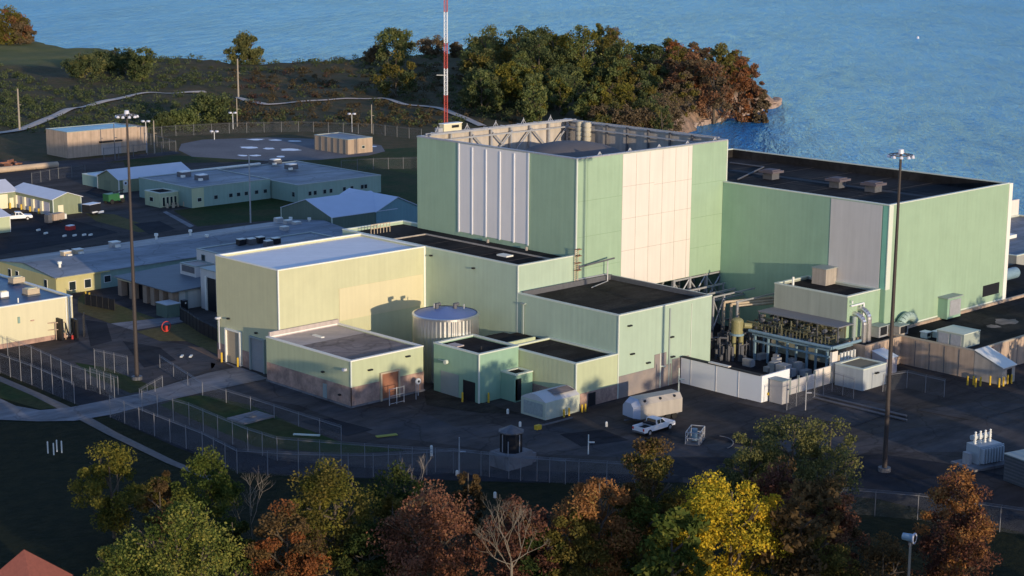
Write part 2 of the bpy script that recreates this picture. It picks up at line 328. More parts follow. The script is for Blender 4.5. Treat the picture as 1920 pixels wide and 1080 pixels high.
def terrain():
    xs = np.concatenate([np.arange(-300,200,25.), np.arange(200,600,3.5), np.arange(600,1401,40.)])
    ys = np.concatenate([np.arange(-800,100,30.), np.arange(100,820,3.5), np.arange(820,1500,30.)])
    X, Y = np.meshgrid(xs, ys); Z = HZ(X, Y)
    V = np.stack([X.ravel(), Y.ravel(), Z.ravel()], 1); nx = len(xs); ny = len(ys)
    I = np.arange((ny-1)*nx).reshape(ny-1, nx)[:, :-1].ravel()
    F = np.stack([I, I+1, I+nx+1, I+nx], 1)
    me = bpy.data.meshes.new('ground'); me.from_pydata(V.tolist(), [], F.tolist())
    for p in me.polygons: p.use_smooth = True
    o = bpy.data.objects.new('ground', me); COL.objects.link(o); tag(o, kind='structure')
    m = bpy.data.materials.new('ground_cover'); m.use_nodes = True; n = m.node_tree.nodes; L = m.node_tree.links
    b = n['Principled BSDF']; b.inputs['Roughness'].default_value = 0.95; b.inputs['Specular IOR Level'].default_value = 0.1
    geo = n.new('ShaderNodeNewGeometry')
    def noise(s, d=6):
        q = n.new('ShaderNodeTexNoise'); q.inputs['Scale'].default_value = s; q.inputs['Detail'].default_value = d; q.inputs['Roughness'].default_value = 0.65; L.new(geo.outputs['Position'], q.inputs['Vector']); return q.outputs[0]
    def mixc(f, a, bb):
        q = n.new('ShaderNodeMix'); q.data_type = 'RGBA'; L.new(f, q.inputs[0])
        for s, c in ((6, a), (7, bb)):
            if isinstance(c, tuple): q.inputs[s].default_value = (*c, 1)
            else: L.new(c, q.inputs[s])
        return q.outputs[2]
    def rng_(f, a, bb):
        q = n.new('ShaderNodeMapRange'); q.inputs[1].default_value = a; q.inputs[2].default_value = bb; L.new(f, q.inputs[0]); return q.outputs[0]
    c1 = mixc(rng_(noise(0.5), .4, .6), (0.012, 0.016, 0.007), (0.022, 0.024, 0.010))
    c2 = mixc(rng_(noise(0.25), .42, .58), (0.11, 0.08, 0.042), (0.075, 0.07, 0.032))
    sep = n.new('ShaderNodeSeparateXYZ'); L.new(geo.outputs['Position'], sep.inputs[0])
    q = n.new('ShaderNodeMath'); q.operation = 'MULTIPLY_ADD'; L.new(sep.outputs[0], q.inputs[0]); q.inputs[1].default_value = 0.5; L.new(sep.outputs[1], q.inputs[2])
    cc = mixc(rng_(q.outputs[0], 330, 420), c1, c2)
    # the mown field at the far left
    c3 = mixc(rng_(noise(0.1), .4, .6), (0.13, 0.14, 0.05), (0.17, 0.16, 0.065))
    cc = mixc(rng_(sep.outputs[1], 640, 665), cc, c3)
    sn = n.new('ShaderNodeSeparateXYZ'); L.new(geo.outputs['Normal'], sn.inputs[0])
    rock = mixc(rng_(noise(0.35), .4, .62), (0.42, 0.27, 0.18), (0.16, 0.12, 0.085))
    cc = mixc(rng_(sn.outputs[2], 0.86, 0.72), cc, rock)
    L.new(cc, b.inputs['Base Color'])
    bp = n.new('ShaderNodeBump'); bp.inputs['Distance'].default_value = 0.6; bp.inputs['Strength'].default_value = 0.8; L.new(noise(0.9), bp.inputs['Height']); L.new(bp.outputs[0], b.inputs['Normal'])
    me.materials.append(m)
terrain()

def water():
    mb = MB().quad((-3000,-3000,-8),(30000,-3000,-8),(30000,30000,-8),(-3000,30000,-8)); o = mb.build('lake_water', bpy.data.materials.new('lake_water')); tag(o, kind='structure')
    m = o.data.materials[0]; m.use_nodes = True; n = m.node_tree.nodes; L = m.node_tree.links; b = n['Principled BSDF']
    pass
    geo = n.new('ShaderNodeNewGeometry'); mp = n.new('ShaderNodeMapping'); mp.inputs['Rotation'].default_value = (0, 0, YAW - math.pi/2 + 0.12)
    L.new(geo.outputs['Position'], mp.inputs[0])
    hs = []
    for sc, st, det, amp in ((0.03, (1, 4.6, 1), 6, 8.0), (0.2, (1, 3.4, 1), 5, 2.2)):
        mq = n.new('ShaderNodeVectorMath'); mq.operation = 'MULTIPLY'; mq.inputs[1].default_value = st; L.new(mp.outputs[0], mq.inputs[0])
        q = n.new('ShaderNodeTexNoise'); q.inputs['Scale'].default_value = sc; q.inputs['Detail'].default_value = det; q.inputs['Roughness'].default_value = 0.6; q.inputs['Distortion'].default_value = 0.6; L.new(mq.outputs[0], q.inputs['Vector'])
        k = n.new('ShaderNodeMath'); k.operation = 'MULTIPLY'; k.inputs[1].default_value = amp; L.new(q.outputs[0], k.inputs[0]); hs.append(k.outputs[0])
    a = n.new('ShaderNodeMath'); a.operation = 'ADD'; L.new(hs[0], a.inputs[0]); L.new(hs[1], a.inputs[1])
    bp = n.new('ShaderNodeBump'); bp.inputs['Distance'].default_value = 1.3; bp.inputs['Strength'].default_value = 1.0; L.new(a.outputs[0], bp.inputs['Height'])
    out = n['Material Output']; n.remove(b); df = n.new('ShaderNodeBsdfDiffuse'); gl = n.new('ShaderNodeBsdfGlossy'); fr = n.new('ShaderNodeFresnel'); fr.inputs[0].default_value = 1.33
    big = n.new('ShaderNodeTexNoise'); big.inputs['Scale'].default_value = 0.006; big.inputs['Detail'].default_value = 5; mb_ = n.new('ShaderNodeVectorMath'); mb_.operation = 'MULTIPLY'; mb_.inputs[1].default_value = (1, 3, 1); L.new(mp.outputs[0], mb_.inputs[0]); L.new(mb_.outputs[0], big.inputs['Vector'])
    cr = n.new('ShaderNodeValToRGB'); cr.color_ramp.elements[0].position = 0.35; cr.color_ramp.elements[1].position = 0.65; cr.color_ramp.elements[0].color = (0.035, 0.24, 0.58, 1); cr.color_ramp.elements[1].color = (0.055, 0.33, 0.74, 1); L.new(big.outputs[0], cr.inputs[0]); L.new(cr.outputs[0], df.inputs[0])
    gl.inputs['Color'].default_value = (0.42, 0.80, 1.0, 1); gl.inputs['Roughness'].default_value = 0.09
    k2 = n.new('ShaderNodeMath'); k2.operation = 'MULTIPLY'; k2.inputs[1].default_value = 0.95; L.new(fr.outputs[0], k2.inputs[0]); ms = n.new('ShaderNodeMixShader'); L.new(k2.outputs[0], ms.inputs[0])
    for q_ in (df, gl, fr): L.new(bp.outputs[0], q_.inputs['Normal'])
    L.new(df.outputs[0], ms.inputs[1]); L.new(gl.outputs[0], ms.inputs[2]); L.new(ms.outputs[0], out.inputs[0])
water()

# ------------------------------------------------------------------ paved and planted sheets
def sheet(name, px, mat, lvl, kind='structure', z=0.0):
    P = [at(x, y, z)[:2] for x, y in px]; return sheetw(name, P, mat, lvl, kind, z)
def sheetw(name, P, mat, lvl, kind='structure', z=0.0):
    import bmesh
    bm = bmesh.new(); f = bm.faces.new([bm.verts.new((float(x), float(y), z + 0.012*lvl)) for x, y in P])
    if f.normal.z < 0 or True:
        bm.normal_update()
        if f.normal.z < 0: f.normal_flip()
    bmesh.ops.triangulate(bm, faces=bm.faces[:]); me = bpy.data.meshes.new(name); bm.to_mesh(me); bm.free(); me.materials.append(mat)
    o = bpy.data.objects.new(name, me); COL.objects.link(o); tag(o, kind=kind); return o
sheet('asphalt_yard', [(-60,300),(200,305),(500,300),(760,300),(1000,300),(1500,330),(2000,560),(2000,1010),(1640,935),(1280,905),(1000,905),(620,895),(450,885),(330,838),(205,782),(140,757),(-60,672)], ASPH, 1)
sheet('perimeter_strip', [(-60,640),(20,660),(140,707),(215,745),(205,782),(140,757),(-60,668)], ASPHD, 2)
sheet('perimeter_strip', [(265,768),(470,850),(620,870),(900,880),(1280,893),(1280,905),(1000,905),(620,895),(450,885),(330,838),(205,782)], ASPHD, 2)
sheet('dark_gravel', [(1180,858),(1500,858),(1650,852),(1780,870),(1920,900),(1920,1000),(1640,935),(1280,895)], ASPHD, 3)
sheet('access_road', [(395,680),(480,700),(505,712),(650,770),(770,760),(850,800),(1040,800),(1300,835),(1640,815),(1920,770),(1920,845),(1640,850),(1180,858),(960,850),(700,815),(560,760),(400,735)], ASPHL, 2)
sheet('driveway', [(146,596),(215,607),(255,622),(300,640),(352,647),(410,672),(400,690),(265,738),(215,742),(140,705),(60,668),(148,640)], ASPHL, 2)
sheet('concrete_road', [(-60,735),(0,748),(30,762),(75,770),(130,765),(265,738),(390,700),(430,692),(505,710),(380,737),(300,755),(210,778),(140,790),(70,791),(0,788),(-60,780)], CONCL, 6)
sheet('kerb_path', [(-60,682),(0,706),(75,738),(150,772),(220,812),(330,866),(420,902),(400,904),(310,868),(200,815),(130,778),(60,742),(-60,690)], mk('worn_kerb',(0.17,.145,.13),.95,var=.25,scale=1.5), 5)
sheet('concrete_path', [(208,607),(300,597),(345,594),(345,604),(250,620)], CONCL, 4)
sheet('concrete_path', [(305,398),(312,396),(364,424),(356,427)], CONCL, 4)
sheet('lawn', [(146,560),(160,548),(230,575),(300,600),(208,607),(146,585)], GRASS, 3)
sheet('lawn', [(255,622),(345,606),(405,625),(408,665),(350,640),(300,640)], GRASS, 3)
sheet('bare_earth', [(352,650),(380,652),(410,672),(412,678)], DIRT, 4)
sheet('lawn', [(-60,690),(0,712),(60,742),(110,765),(75,768),(0,746),(-60,732)], GRASSG, 3)
sheet('lawn', [(340,745),(380,741),(470,760),(560,800),(640,830),(760,845),(640,852),(480,838),(380,795),(300,760)], GRASSG, 3)
sheet('lawn', [(140,680),(200,690),(262,715),(300,728),(245,738),(170,705)], GRASSG, 4)
sheet('lawn', [(325,395),(510,372),(566,380),(590,400),(530,412),(370,425)], GRASSG, 3)
sheet('lawn', [(160,400),(215,402),(300,432),(260,436),(180,415)], GRASS, 3)
sheet('lawn', [(640,285),(800,275),(800,400),(760,380),(650,340),(560,300)], GRASSG, 3)
sheet('lawn', [(230,300),(330,292),(560,298),(480,303),(330,306),(240,325)], GRASSG, 3)
sheet('gravel_pad', [(340,270),(380,262),(500,258),(640,262),(715,273),(722,284),(690,292),(600,300),(500,302),(360,294),(335,282)], GRAVEL, 4)
sheet('far_road', [(-60,316),(0,308),(150,300),(330,283),(340,288),(160,309),(0,325),(-60,332)], ASPHL, 4)
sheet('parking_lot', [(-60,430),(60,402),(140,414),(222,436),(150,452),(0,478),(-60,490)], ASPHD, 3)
sheet('concrete_pad', [(505,712),(480,700),(410,675),(440,690),(430,692)], CONCL, 5)
sheet('gravel_strip', [(1380,755),(1470,725),(1700,765),(1600,800),(1470,775)], ASPHL, 5)
sheet('gravel_bed', [(840,705),(900,755),(975,775),(905,775),(800,760),(795,735)], ROOFKB, 4)

for i,P_ in enumerate(([(560,790),(620,785),(700,806),(650,818)],[(860,800),(930,796),(980,812),(900,822)],[(1050,815),(1130,806),(1180,826),(1090,838)],[(1330,820),(1420,806),(1500,820),(1400,838)],[(1560,840),(1660,818),(1760,826),(1680,850)],[(230,640),(300,652),(330,676),(270,690)],[(160,600),(200,606),(210,640),(170,650)],[(1720,770),(1850,752),(1930,760),(1830,790)],[(250,420),(300,415),(330,430),(280,440)],[(180,350),(230,372),(215,378),(160,362)])):
    sheet('road_patch', P_, (ASPHD, ASPHL, GRAVEL if i==3 else ASPHD)[i%3], 4+(i%2))
def ribbon(name, px, wid, mat, zoff=0.12):
    P = []
    for (x0,y0),(x1,y1) in zip(px[:-1], px[1:]):
        for k in range(12): t = k/12; P.append(at(x0+(x1-x0)*t, y0+(y1-y0)*t)[:2])
    P.append(at(*px[-1])[:2]); P = np.array(P)
    for _ in range(6): P[1:-1] = (P[:-2]+2*P[1:-1]+P[2:])/4
    T = np.gradient(P, axis=0); N = np.stack([-T[:,1], T[:,0]], 1); N /= np.linalg.norm(N, axis=1)[:,None]
    mb = MB(); rows = []
    for k in (-0.5, 0, 0.5):
        Q = P + N*wid*k; rows.append([(x, y, float(HZ(x, y)) + zoff + (0.35 if k == 0 else 0.2)) for x, y in Q])
    for i in range(len(P)-1):
        for a, b in ((0,1),(1,2)): mb.quad(rows[a][i], rows[a][i+1], rows[b][i+1], rows[b][i])
    o = mb.build(name, mat); tag(o, kind='structure'); return o
ribbon('dirt_track', [(-20,253),(36,246),(75,230),(140,205),(230,186),(320,175),(385,172)], 3.2, PATHM)
ribbon('dirt_track', [(447,183),(475,193),(500,200),(600,191),(690,186),(722,184),(760,196),(830,206),(870,222),(905,238)], 2.6, PATHM)
def patches(px, z, r, mat, name='wet_patch'):
    for (x, y, w_, h_) in px:
        n = 14; P = [(x + w_*math.cos(2*math.pi*i/n)*(1+rnd.uniform(-.3,.3)), y + h_*math.sin(2*math.pi*i/n)*(1+rnd.uniform(-.3,.3))) for i in range(n)]
        o = sheet(name, P, mat, r, z=z)
PUD = mk('puddle', (0.82, 0.84, 0.88), 0.5, var=0.05, scale=1)  # near-white base colour paints the bright sky reflected in the puddles
patches([(467,277,18,2.2),(505,279,11,1.8),(545,281,21,2.2),(480,262,15,1.4),(515,263,14,1.2),(552,265,13,1.0),(455,292,9,1.4),(478,292,10,1.4),(526,294,9,1.3),(700,275,7,1.0)], 0, 6, PUD, 'bright_puddle')

# ------------------------------------------------------------------ buildings
def walls(e, x0, x1, y0, y1, z0, z1, wall, par, t=0.35, name='wall'):
    mb = MB(); o = [(x0,y0),(x1,y0),(x1,y1),(x0,y1)]; i = [(x0+t,y0+t),(x1-t,y0+t),(x1-t,y1-t),(x0+t,y1-t)]
    for k in range(4):
        a, b = o[k], o[(k+1)%4]; c, d = i[k], i[(k+1)%4]
        mb.quad((*a,z0),(*b,z0),(*b,z1),(*a,z1)); mb.quad((*a,z1),(*b,z1),(*d,z1),(*c,z1)); mb.quad((*c,z1-par-0.1),(*c,z1),(*d,z1),(*d,z1-par-0.1))
    return mb.build(name, wall, e)
def cap(e, x0, x1, y0, y1, z, mat, w=0.45, h=0.16, p=0.05):
    mb = MB(); x0 -= p; y0 -= p; x1 += p; y1 += p
    mb.box(x0,x1,y0,y0+w,z-h+.05,z+.05).box(x0,x1,y1-w,y1,z-h+.05,z+.05).box(x0,x0+w,y0+w,y1-w,z-h+.05,z+.05).box(x1-w,x1,y0+w,y1-w,z-h+.05,z+.05)
    return mb.build('parapet_cap', mat, e)
def bld(name, label, cat, x0, x1, y0, y1, z0, z1, wall, roof, trim=None, par=0.5, corner=None, group=None):
    e = E(name, label, cat, ((x0+x1)/2, (y0+y1)/2, z0), group)
    walls(e, x0, x1, y0, y1, z0, z1, wall, par)
    MB().quad((x0+.2,y0+.2,z1-par),(x1-.2,y0+.2,z1-par),(x1-.2,y1-.2,z1-par),(x0+.2,y1-.2,z1-par)).build('roof', roof, e)
    if trim: cap(e, x0, x1, y0, y1, z1, trim)
    if corner: MB().box(x0-.06,x0+.12,y0-.06,y0+.12,z0,z1-.12).build('corner_trim', corner, e)
    return e
def onwallX(e, name, X, y0, y1, z0, z1, mat, p=0.05, par=None):
    return MB().box(X-p, X+0.01, min(y0,y1), max(y0,y1), z0, z1).build(name, mat, par or e)
def onwallY(e, name, Y, x0, x1, z0, z1, mat, p=0.05, par=None):
    return MB().box(min(x0,x1), max(x0,x1), Y-p, Y+0.01, z0, z1).build(name, mat, par or e)
def win(e, ax, c, a0, a1, z0, z1, fm=None, gm=None, name='window'):
    f = (onwallX if ax == 'X' else onwallY)(e, name, c, a0, a1, z0, z1, fm or TRIM, 0.06)
    mb = MB(); a0, a1 = min(a0,a1)+.08, max(a0,a1)-.08
    if ax == 'X': mb.box(c-.075, c-.061, a0, a1, z0+.08, z1-.08)
    else: mb.box(a0, a1, c-.075, c-.061, z0+.08, z1-.08)
    mb.build('pane', gm or GLASS, f); return f
def rolldoor(e, ax, c, a0, a1, z1, dm, fm, z0=0.0, lap=0.3):
    a0, a1 = min(a0,a1), max(a0,a1); mb = MB(); d = MB()
    if ax == 'X':
        mb.box(c-.35,c,a0-.25,a0,z0,z1).box(c-.35,c,a1,a1+.25,z0,z1).box(c-.35,c,a0-.25,a1+.25,z1,z1+.2); d.box(c-.08,c,a0,a1,z0,z1)
        for k in range(1,9): zz=z0+(z1-z0)*k/9; d.box(c-.1,c-.08,a0,a1,zz-.03,zz)
    else:
        mb.box(a0-.25,a0,c-.25,c,z0,z1).box(a1,a1+.25,c-.25,c,z0,z1).box(a0-.25,a1+.25,c-.25,c,z1,z1+.2); d.box(a0,a1,c-.08,c,z0,z1)
        for k in range(1,9): zz=z0+(z1-z0)*k/9; d.box(a0,a1,c-.1,c-.08,zz-.03,zz)
    dd = d.build('roll_door', dm, e); mb.build('door_frame', fm, dd); return dd
def walllamp(e, ax, c, a, z):
    mb = MB()
    if ax == 'X': mb.box(c-.35,c,a-.18,a+.18,z,z+.2)
    else: mb.box(a-.35,a+.35,c-.3,c,z,z+.18)
    return mb.build('wall_lamp', BLACK, e)

# --- reactor block
e = E('reactor_building', 'tallest block, green walls with white stripes and an open steel-framed roof', 'industrial building', (187,181.5,8.3))
RX0, RX1, RY0, RY1, RZ = 170.8, 202.9, 164.9, 198.2, 28.0
mb = MB(); t = .35
mb.quad((RX0,RY0,8.3),(RX1,RY0,8.3),(RX1,RY0,RZ),(RX0,RY0,RZ)); mb.quad((RX0,RY0,8.3),(RX0,RY1,8.3),(RX0,RY1,RZ),(RX0,RY0,RZ))
mb.quad((RX1,RY0,8.3),(RX1,RY1,8.3),(RX1,RY1,RZ),(RX1,RY0,RZ)); mb.quad((RX0,RY1,8.3),(RX1,RY1,8.3),(RX1,RY1,RZ),(RX0,RY1,RZ)); mb.quad((RX0,RY0,8.3),(RX1,RY0,8.3),(RX1,RY1,8.3),(RX0,RY1,8.3))
mb.build('wall', GREEN, e)
mb = MB(); i0,i1,j0,j1 = RX0+t,RX1-t,RY0+t,RY1-t
for a,b in (((i0,j0),(i1,j0)),((i1,j0),(i1,j1)),((i1,j1),(i0,j1)),((i0,j1),(i0,j0))): mb.quad((*a,23.2),(*b,23.2),(*b,RZ),(*a,RZ))
mb.build('inner_wall', mk('inner_liner', (0.50,0.44,0.38), 0.8, var=0.12, streak=0.2), e)
MB().quad((i0,j0,23.4),(i1,j0,23.4),(i1,j1,23.4),(i0,j1,23.4)).build('roof', ROOFK, e)
cap(e, RX0, RX1, RY0, RY1, RZ, STEEL, w=0.5, h=0.2)
MB().dome((188.5,183,23.2), 9.5, 40, 8, 0.42).build('dome', mk('grey_dome', (0.16,0.14,0.13), 0.9, var=0.15), e, smooth=True)
mb = MB()
ya = onX(861,267,RX0)[1]; yb = onX(992,290,RX0)[1]
onwallX(e, 'white_stripe', RX0, yb, ya, 14.8, RZ-.2, mk('stripe_white_lifted', (0.82,0.76,0.71), 0.6, var=0.03, streak=0.05), 0.06)  # left-face copy of the white, painted lighter to lift its shade
for k in range(6):
    y = ya + (yb-ya)*k/5.0; MB().box(RX0-.15,RX0-.06,y-.12,y+.12,14.7,RZ-.15-(0.0 if k in (0,5) else 0.35)).build('fin', WHITEP, e)
xa = onY(1168,292,RY0)[0]; xb = onY(1298,275,RY0)[0]
onwallY(e, 'white_stripe', RY0, xa, xb, 8.35, RZ-.2, WHITE, 0.06)
mb = MB()
for k in range(1,6): x = xa + (xb-xa)*k/5.3; mb.box(x-.03,x+.03,RY0-.075,RY0-.058,8.4,RZ-.3)
for z, f0, f1 in ((23.2,.0,.45),(22.9,.45,1),(18.6,0,1),(14.0,0,1)): mb.box(xa+(xb-xa)*f0,xa+(xb-xa)*f1,RY0-.075,RY0-.058,z-.02,z+.02)
mb.build('panel_seams', mk('seam', (0.40,0.33,0.27), 0.8), e)
mb = MB()
for x in (172.9,): mb.box(x-.03,x+.03,RY0-.02,RY0+.005,8.5,RZ-.3)  # this vertical line paints the light mast's cast shadow on the wall
for z in (22.0, 17.0, 12.5): mb.box(RX0+.1,xa-.1,RY0-.02,RY0+.005,z-.02,z+.02); mb.box(xb+.1,RX1-.2,RY0-.02,RY0+.005,z-.02,z+.02)
mb.build('panel_seams', mk('green_seam_and_shadow', (0.22,0.32,0.2), 0.8), e)
MB().box(RX0-.07,RX0+.14,RY0-.07,RY0+.14,14.7,RZ-.1).build('corner_trim', TRIM, e)
MB().box(RX1-.14,RX1+.07,RY0-.07,RY0+.14,8.3,RZ-.1).build('corner_trim', TRIM, e)
# roof steel
mb = MB()
for z in (RZ+.25, RZ-.9):
    mb.box(i0+.2,i1-.2,j1-1.1,j1-.9,z,z+.22); mb.box(i1-1.1,i1-.9,j0+.2,j1-.2,z,z+.22)
mb.box(i0+.2,i1-.2,j1-2.2,j1-2.0,RZ+.25,RZ+.5); mb.box(i0+.5,i0+.7,j0+.2,j1-.2,RZ-1.1,RZ-.9)
mb.build('roof_beam', STEEL, e)
for k in range(8):
    x = i0 + 1.5 + k*4.2; MB().box(x-.16,x+.16,j1-.6,j1-.3,23.4,RZ+.3).build('roof_column', STEEL, e)
    y = j0 + 1.5 + k*4.4; MB().box(i1-.6,i1-.3,y-.16,y+.16,23.4,RZ+.3).build('roof_column', STEELD, e)
for k in (2,3,5): 
    x = i0+1.5+k*4.2; MB().tube((x,j1-.8,RZ-.5),(x+4.2,j1-.8,23.6),.14,n=5).tube((x+8.4,j1-.8,RZ-.5),(x+4.2,j1-.8,23.6),.14,n=5).build('roof_brace', STEEL, e)
for k in range(9): x = i0+2+k*3.6; MB().tube((x,j1-2.1,RZ+.4),(x,j1-.1,RZ+.4),.08,n=5).build('roof_strut', STEEL, e)
for k in range(5):
    x = i0+5+k*6.2; MB().tube((x,j0+.5,26.2),(x,j0+.5,29.3-.9),.1,n=5).tube((x-1.2,j0+.5,27.0),(x,j0+.5,28.4),.07,n=5).tube((x+1.2,j0+.5,27.0),(x,j0+.5,28.4),.07,n=5).build('roof_bracket', STEEL, e)
for k in range(5):
    y = j0+8; x = i0+3+k*6; MB().tube((x,j1-.5,RZ+.3),(x,j1-.5,RZ+1.3),.06,n=5).tube((x-.5,j1-.5,RZ+.4),(x,j1-.5,RZ+1.1),.05,n=5).tube((x+.5,j1-.5,RZ+.4),(x,j1-.5,RZ+1.1),.05,n=5).build('lightning_rod', STEEL, e)
for q in (0,1):
    st = MB(); x, y = 200.7, 193.2-1.6*q
    for k in range(7): st.tube((x,y,23.4+k*.72),(x,y,23.4+k*.72+.5),.62,n=14); st.tube((x,y,23.9+k*.72),(x,y,24.12+k*.72),.5,n=14)
    st.build('banded_stack', mk('stack_tan', (0.50,0.45,0.34), 0.7), e)
b = E('rooftop_cabin', 'small cream cabin on the back left corner of the tallest roof', 'equipment cabin', (176.5,197.3,28.2))
MB().box(175,178.6,196.9,197.9,28.3,29.5).build('wall', CREAMW, b); MB().box(174.9,178.7,196.8,198.0,29.5,29.62).build('roof', TRIMW, b); MB().box(176.6,178,196.83,196.9,28.9,29.3).build('vent', BLACK, b); MB().box(174.0,174.9,197,197.8,28.3,29.0).build('unit', STEEL, b)
# under the overhang
e2 = E('overhang_steelwork', 'open dark steel columns and braces under the raised green corner', 'steel frame', (197,172,0))
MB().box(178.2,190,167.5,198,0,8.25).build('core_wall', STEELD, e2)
for x in (191.8,195.4,199.2,202.6):
    for y in (165.2,170.5): MB().box(x-.2,x+.2,y-.2,y+.2,0,8.25).build('column', STEEL, e2)
mb = MB()
for x in (191.8,195.4,199.2): mb.tube((x,165.2,4),(x+3.5,165.2,7.8),.12,n=5).tube((x+3.5,165.2,4),(x,165.2,7.8),.12,n=5)
for z in (4.0,7.9): mb.box(191.8,202.6,165.08,165.32,z,z+.25); mb.box(191.8,202.6,170.4,170.6,z,z+.25)
mb.build('brace', STEEL, e2)

# --- middle block
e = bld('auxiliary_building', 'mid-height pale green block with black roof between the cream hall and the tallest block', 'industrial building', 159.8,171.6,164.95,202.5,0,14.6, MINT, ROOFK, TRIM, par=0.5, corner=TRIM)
mb=MB()
for k in range(5): y=170+k*5.6; mb.box(160.3,167.6,y-.04,y+.04,14.1,14.115)
mb.build('membrane_seam',mk('roof_seam_mid',(.07,.06,.06),.9,var=.2),e)
MB().box(170.5,183,198.3,202.4,10,14.0).build('roof_extension', ROOFK, e)
MB().box(167.7,167.95,165.4,193,14.1,14.28).box(160.2,167.9,192.8,193.05,14.1,14.28).build('roof_curb', CONC, e)
MB().box(164.4,165.7,172.0,174.0,14.1,14.3).build('roof_hatch', TRIMW, e)
MB().tube((170.2,174,14.1),(170.2,174,14.6),.2).tube((170.2,182,14.1),(170.2,182,14.6),.2).build('roof_drain', CONC, e)
for (y,z) in ((182.4,13.4),(173.6,12.9)): walllamp(e,'X',159.8,y,z)
r_ = E('roof_railing', 'pale access ladder railing on the black roof behind the cream hall', 'railing', (163,197,14.2))
mb = MB()
for k in range(7): mb.tube((161.6+k*.6,198,14.2),(161.6+k*.6,198,15.6),.06,n=5)
mb.tube((161.6,198,15.6),(165.2,198,15.6),.06,n=5).tube((161.6,198,15.0),(165.2,198,15.0),.06,n=5)
mb.build('rail', TANPIPE, r_)
# --- lower green block
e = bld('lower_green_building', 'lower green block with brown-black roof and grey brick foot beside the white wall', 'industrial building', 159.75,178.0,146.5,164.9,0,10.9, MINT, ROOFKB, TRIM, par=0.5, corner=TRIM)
MB().box(160.2,177.6,164.3,164.6,10.4,11.1).box(177.3,177.6,147,164.3,10.4,11.0).build('roof_upstand', STEELD, e)
x1 = onY(1165,700,146.5)[0]; onwallY(e,'brick_base',146.5,159.9,170,0,2.9,mk('grey_brick',(0.30,0.25,0.22),.9,var=.15,scale=2,col2=(.24,.21,.2),mixs=.5),0.08)
onwallY(e,'brick_base',146.5,166.7,169.0,2.9,4.6,MATS['grey_brick'],0.08); onwallY(e,'brick_base',146.5,170.2,173.5,0,3.4,MATS['grey_brick'],0.08)
MB().box(169.4,169.6,146.36,146.5,0,10.4).build('downpipe', TRIMD, e)
MB().box(173.8,173.9,146.4,146.5,3,10.4).build('seam', TRIM, e)
for (x,z) in ((161.7,9.2),(162.3,5.4),(169.9,6.4),(170.2,3.7),(165.4,3.7)): walllamp(e,'Y',146.5,x,z)
MB().tube((159.55,163.6,3.5),(159.55,163.6,9.6),.09,n=6).box(159.4,159.8,163.3,164.1,9.6,9.75).build('conduit', TRIMD, e)
MB().tube((170.6,164.7,11.2),(177,164.7,11.2),.1,n=6).tube((176.3,164,10.4),(176.3,164,13.2),.1,n=6).tube((171,162,10.5),(176,163.6,10.5),.07,n=5).build('roof_pipe', STEEL, e)
ld = E('wall_ladder', 'rusty ladder climbing the green wall at the corner above the brown roof', 'ladder', (170.65,164.7,10.5))
mb = MB().tube((170.35,164.6,10.5),(170.35,164.6,15.6),.06,n=5).tube((170.95,164.6,10.5),(170.95,164.6,15.6),.06,n=5)
for k in range(16): mb.tube((170.35,164.6,10.7+k*.3),(170.95,164.6,10.7+k*.3),.04,n=4)
mb.build('rungs', TANPIPE, ld)
mb = MB()
for z in (12.6,13.6,14.6,15.5): mb.box(170.3,171.0,164.0,164.08,z,z+.1).box(170.25,170.33,164.0,164.6,z,z+.1).box(170.97,171.05,164.0,164.6,z,z+.1)
mb.build('safety_cage', DOORBR, ld)
cr = E('jib_arm', 'thin dark jib arm sticking out of the green wall beside the ladder', 'jib', (171.3,164.8,12.8))
MB().tube((171.2,164.7,12.9),(176.8,163.2,13.7),.12,n=6).build('arm', STEELD, cr); MB().box(171.0,171.3,164.5,164.95,12.6,13.2).build('bracket', STEELD, cr)

# --- cream hall
e = bld('cream_hall', 'tall cream hall with a white roof and two roll doors in its left end', 'industrial building', 134.2,159.75,183.8,198.1,0,14.6, YELL, ROOFW, TRIMW, par=0.35, corner=TRIMW)
MB().box(159.5,159.79,183.72,184.0,0,14.5).build('corner_trim', TRIMW, e)
onwallY(e,'wall_panel',183.8,144.3,159.3,6.2,10.7,mk('panel_tan',(0.64,0.57,0.36),.65,var=.04,streak=.04),0.07)
rolldoor(e,'X',134.2,192.6,195.7,4.6,mk('tan_roll_door',(0.42,0.34,0.24),.6,var=.05),TRIMW); rolldoor(e,'X',134.2,187.1,190.0,4.5,DOORG,TRIMD)
walllamp(e,'X',134.2,195.2,6.1); walllamp(e,'X',134.2,188.8,5.2)
onwallX(e,'brick_base',134.2,196.05,198.1,0,2.3,BRICK,0.06); onwallX(e,'brick_base',134.2,190.4,192.2,0,2.3,BRICK,0.06)
MB().tube((134.0,197.4,1.5),(134.0,197.4,5.8),.08,n=5).box(133.5,134.2,197.2,197.6,5.8,6.05).build('flood_lamp', LAMPG, e)
MB().box(158.6,159.2,183.6,183.8,8.0,8.0).build('drip', TRIM, e) if False else None
for i,(a,b_) in enumerate(((133.4,196.1),(133.4,192.3))):
    o = MB().tube((a,b_,0),(a,b_,1.25),.14,n=10).dome((a,b_,1.25),.14,10,3).build('bollard', YPAINT); tag(o, ('yellow bollard left' if i==0 else 'yellow bollard right')+' of the tan roll door of the cream hall','bollard','bollards by the cream hall doors')
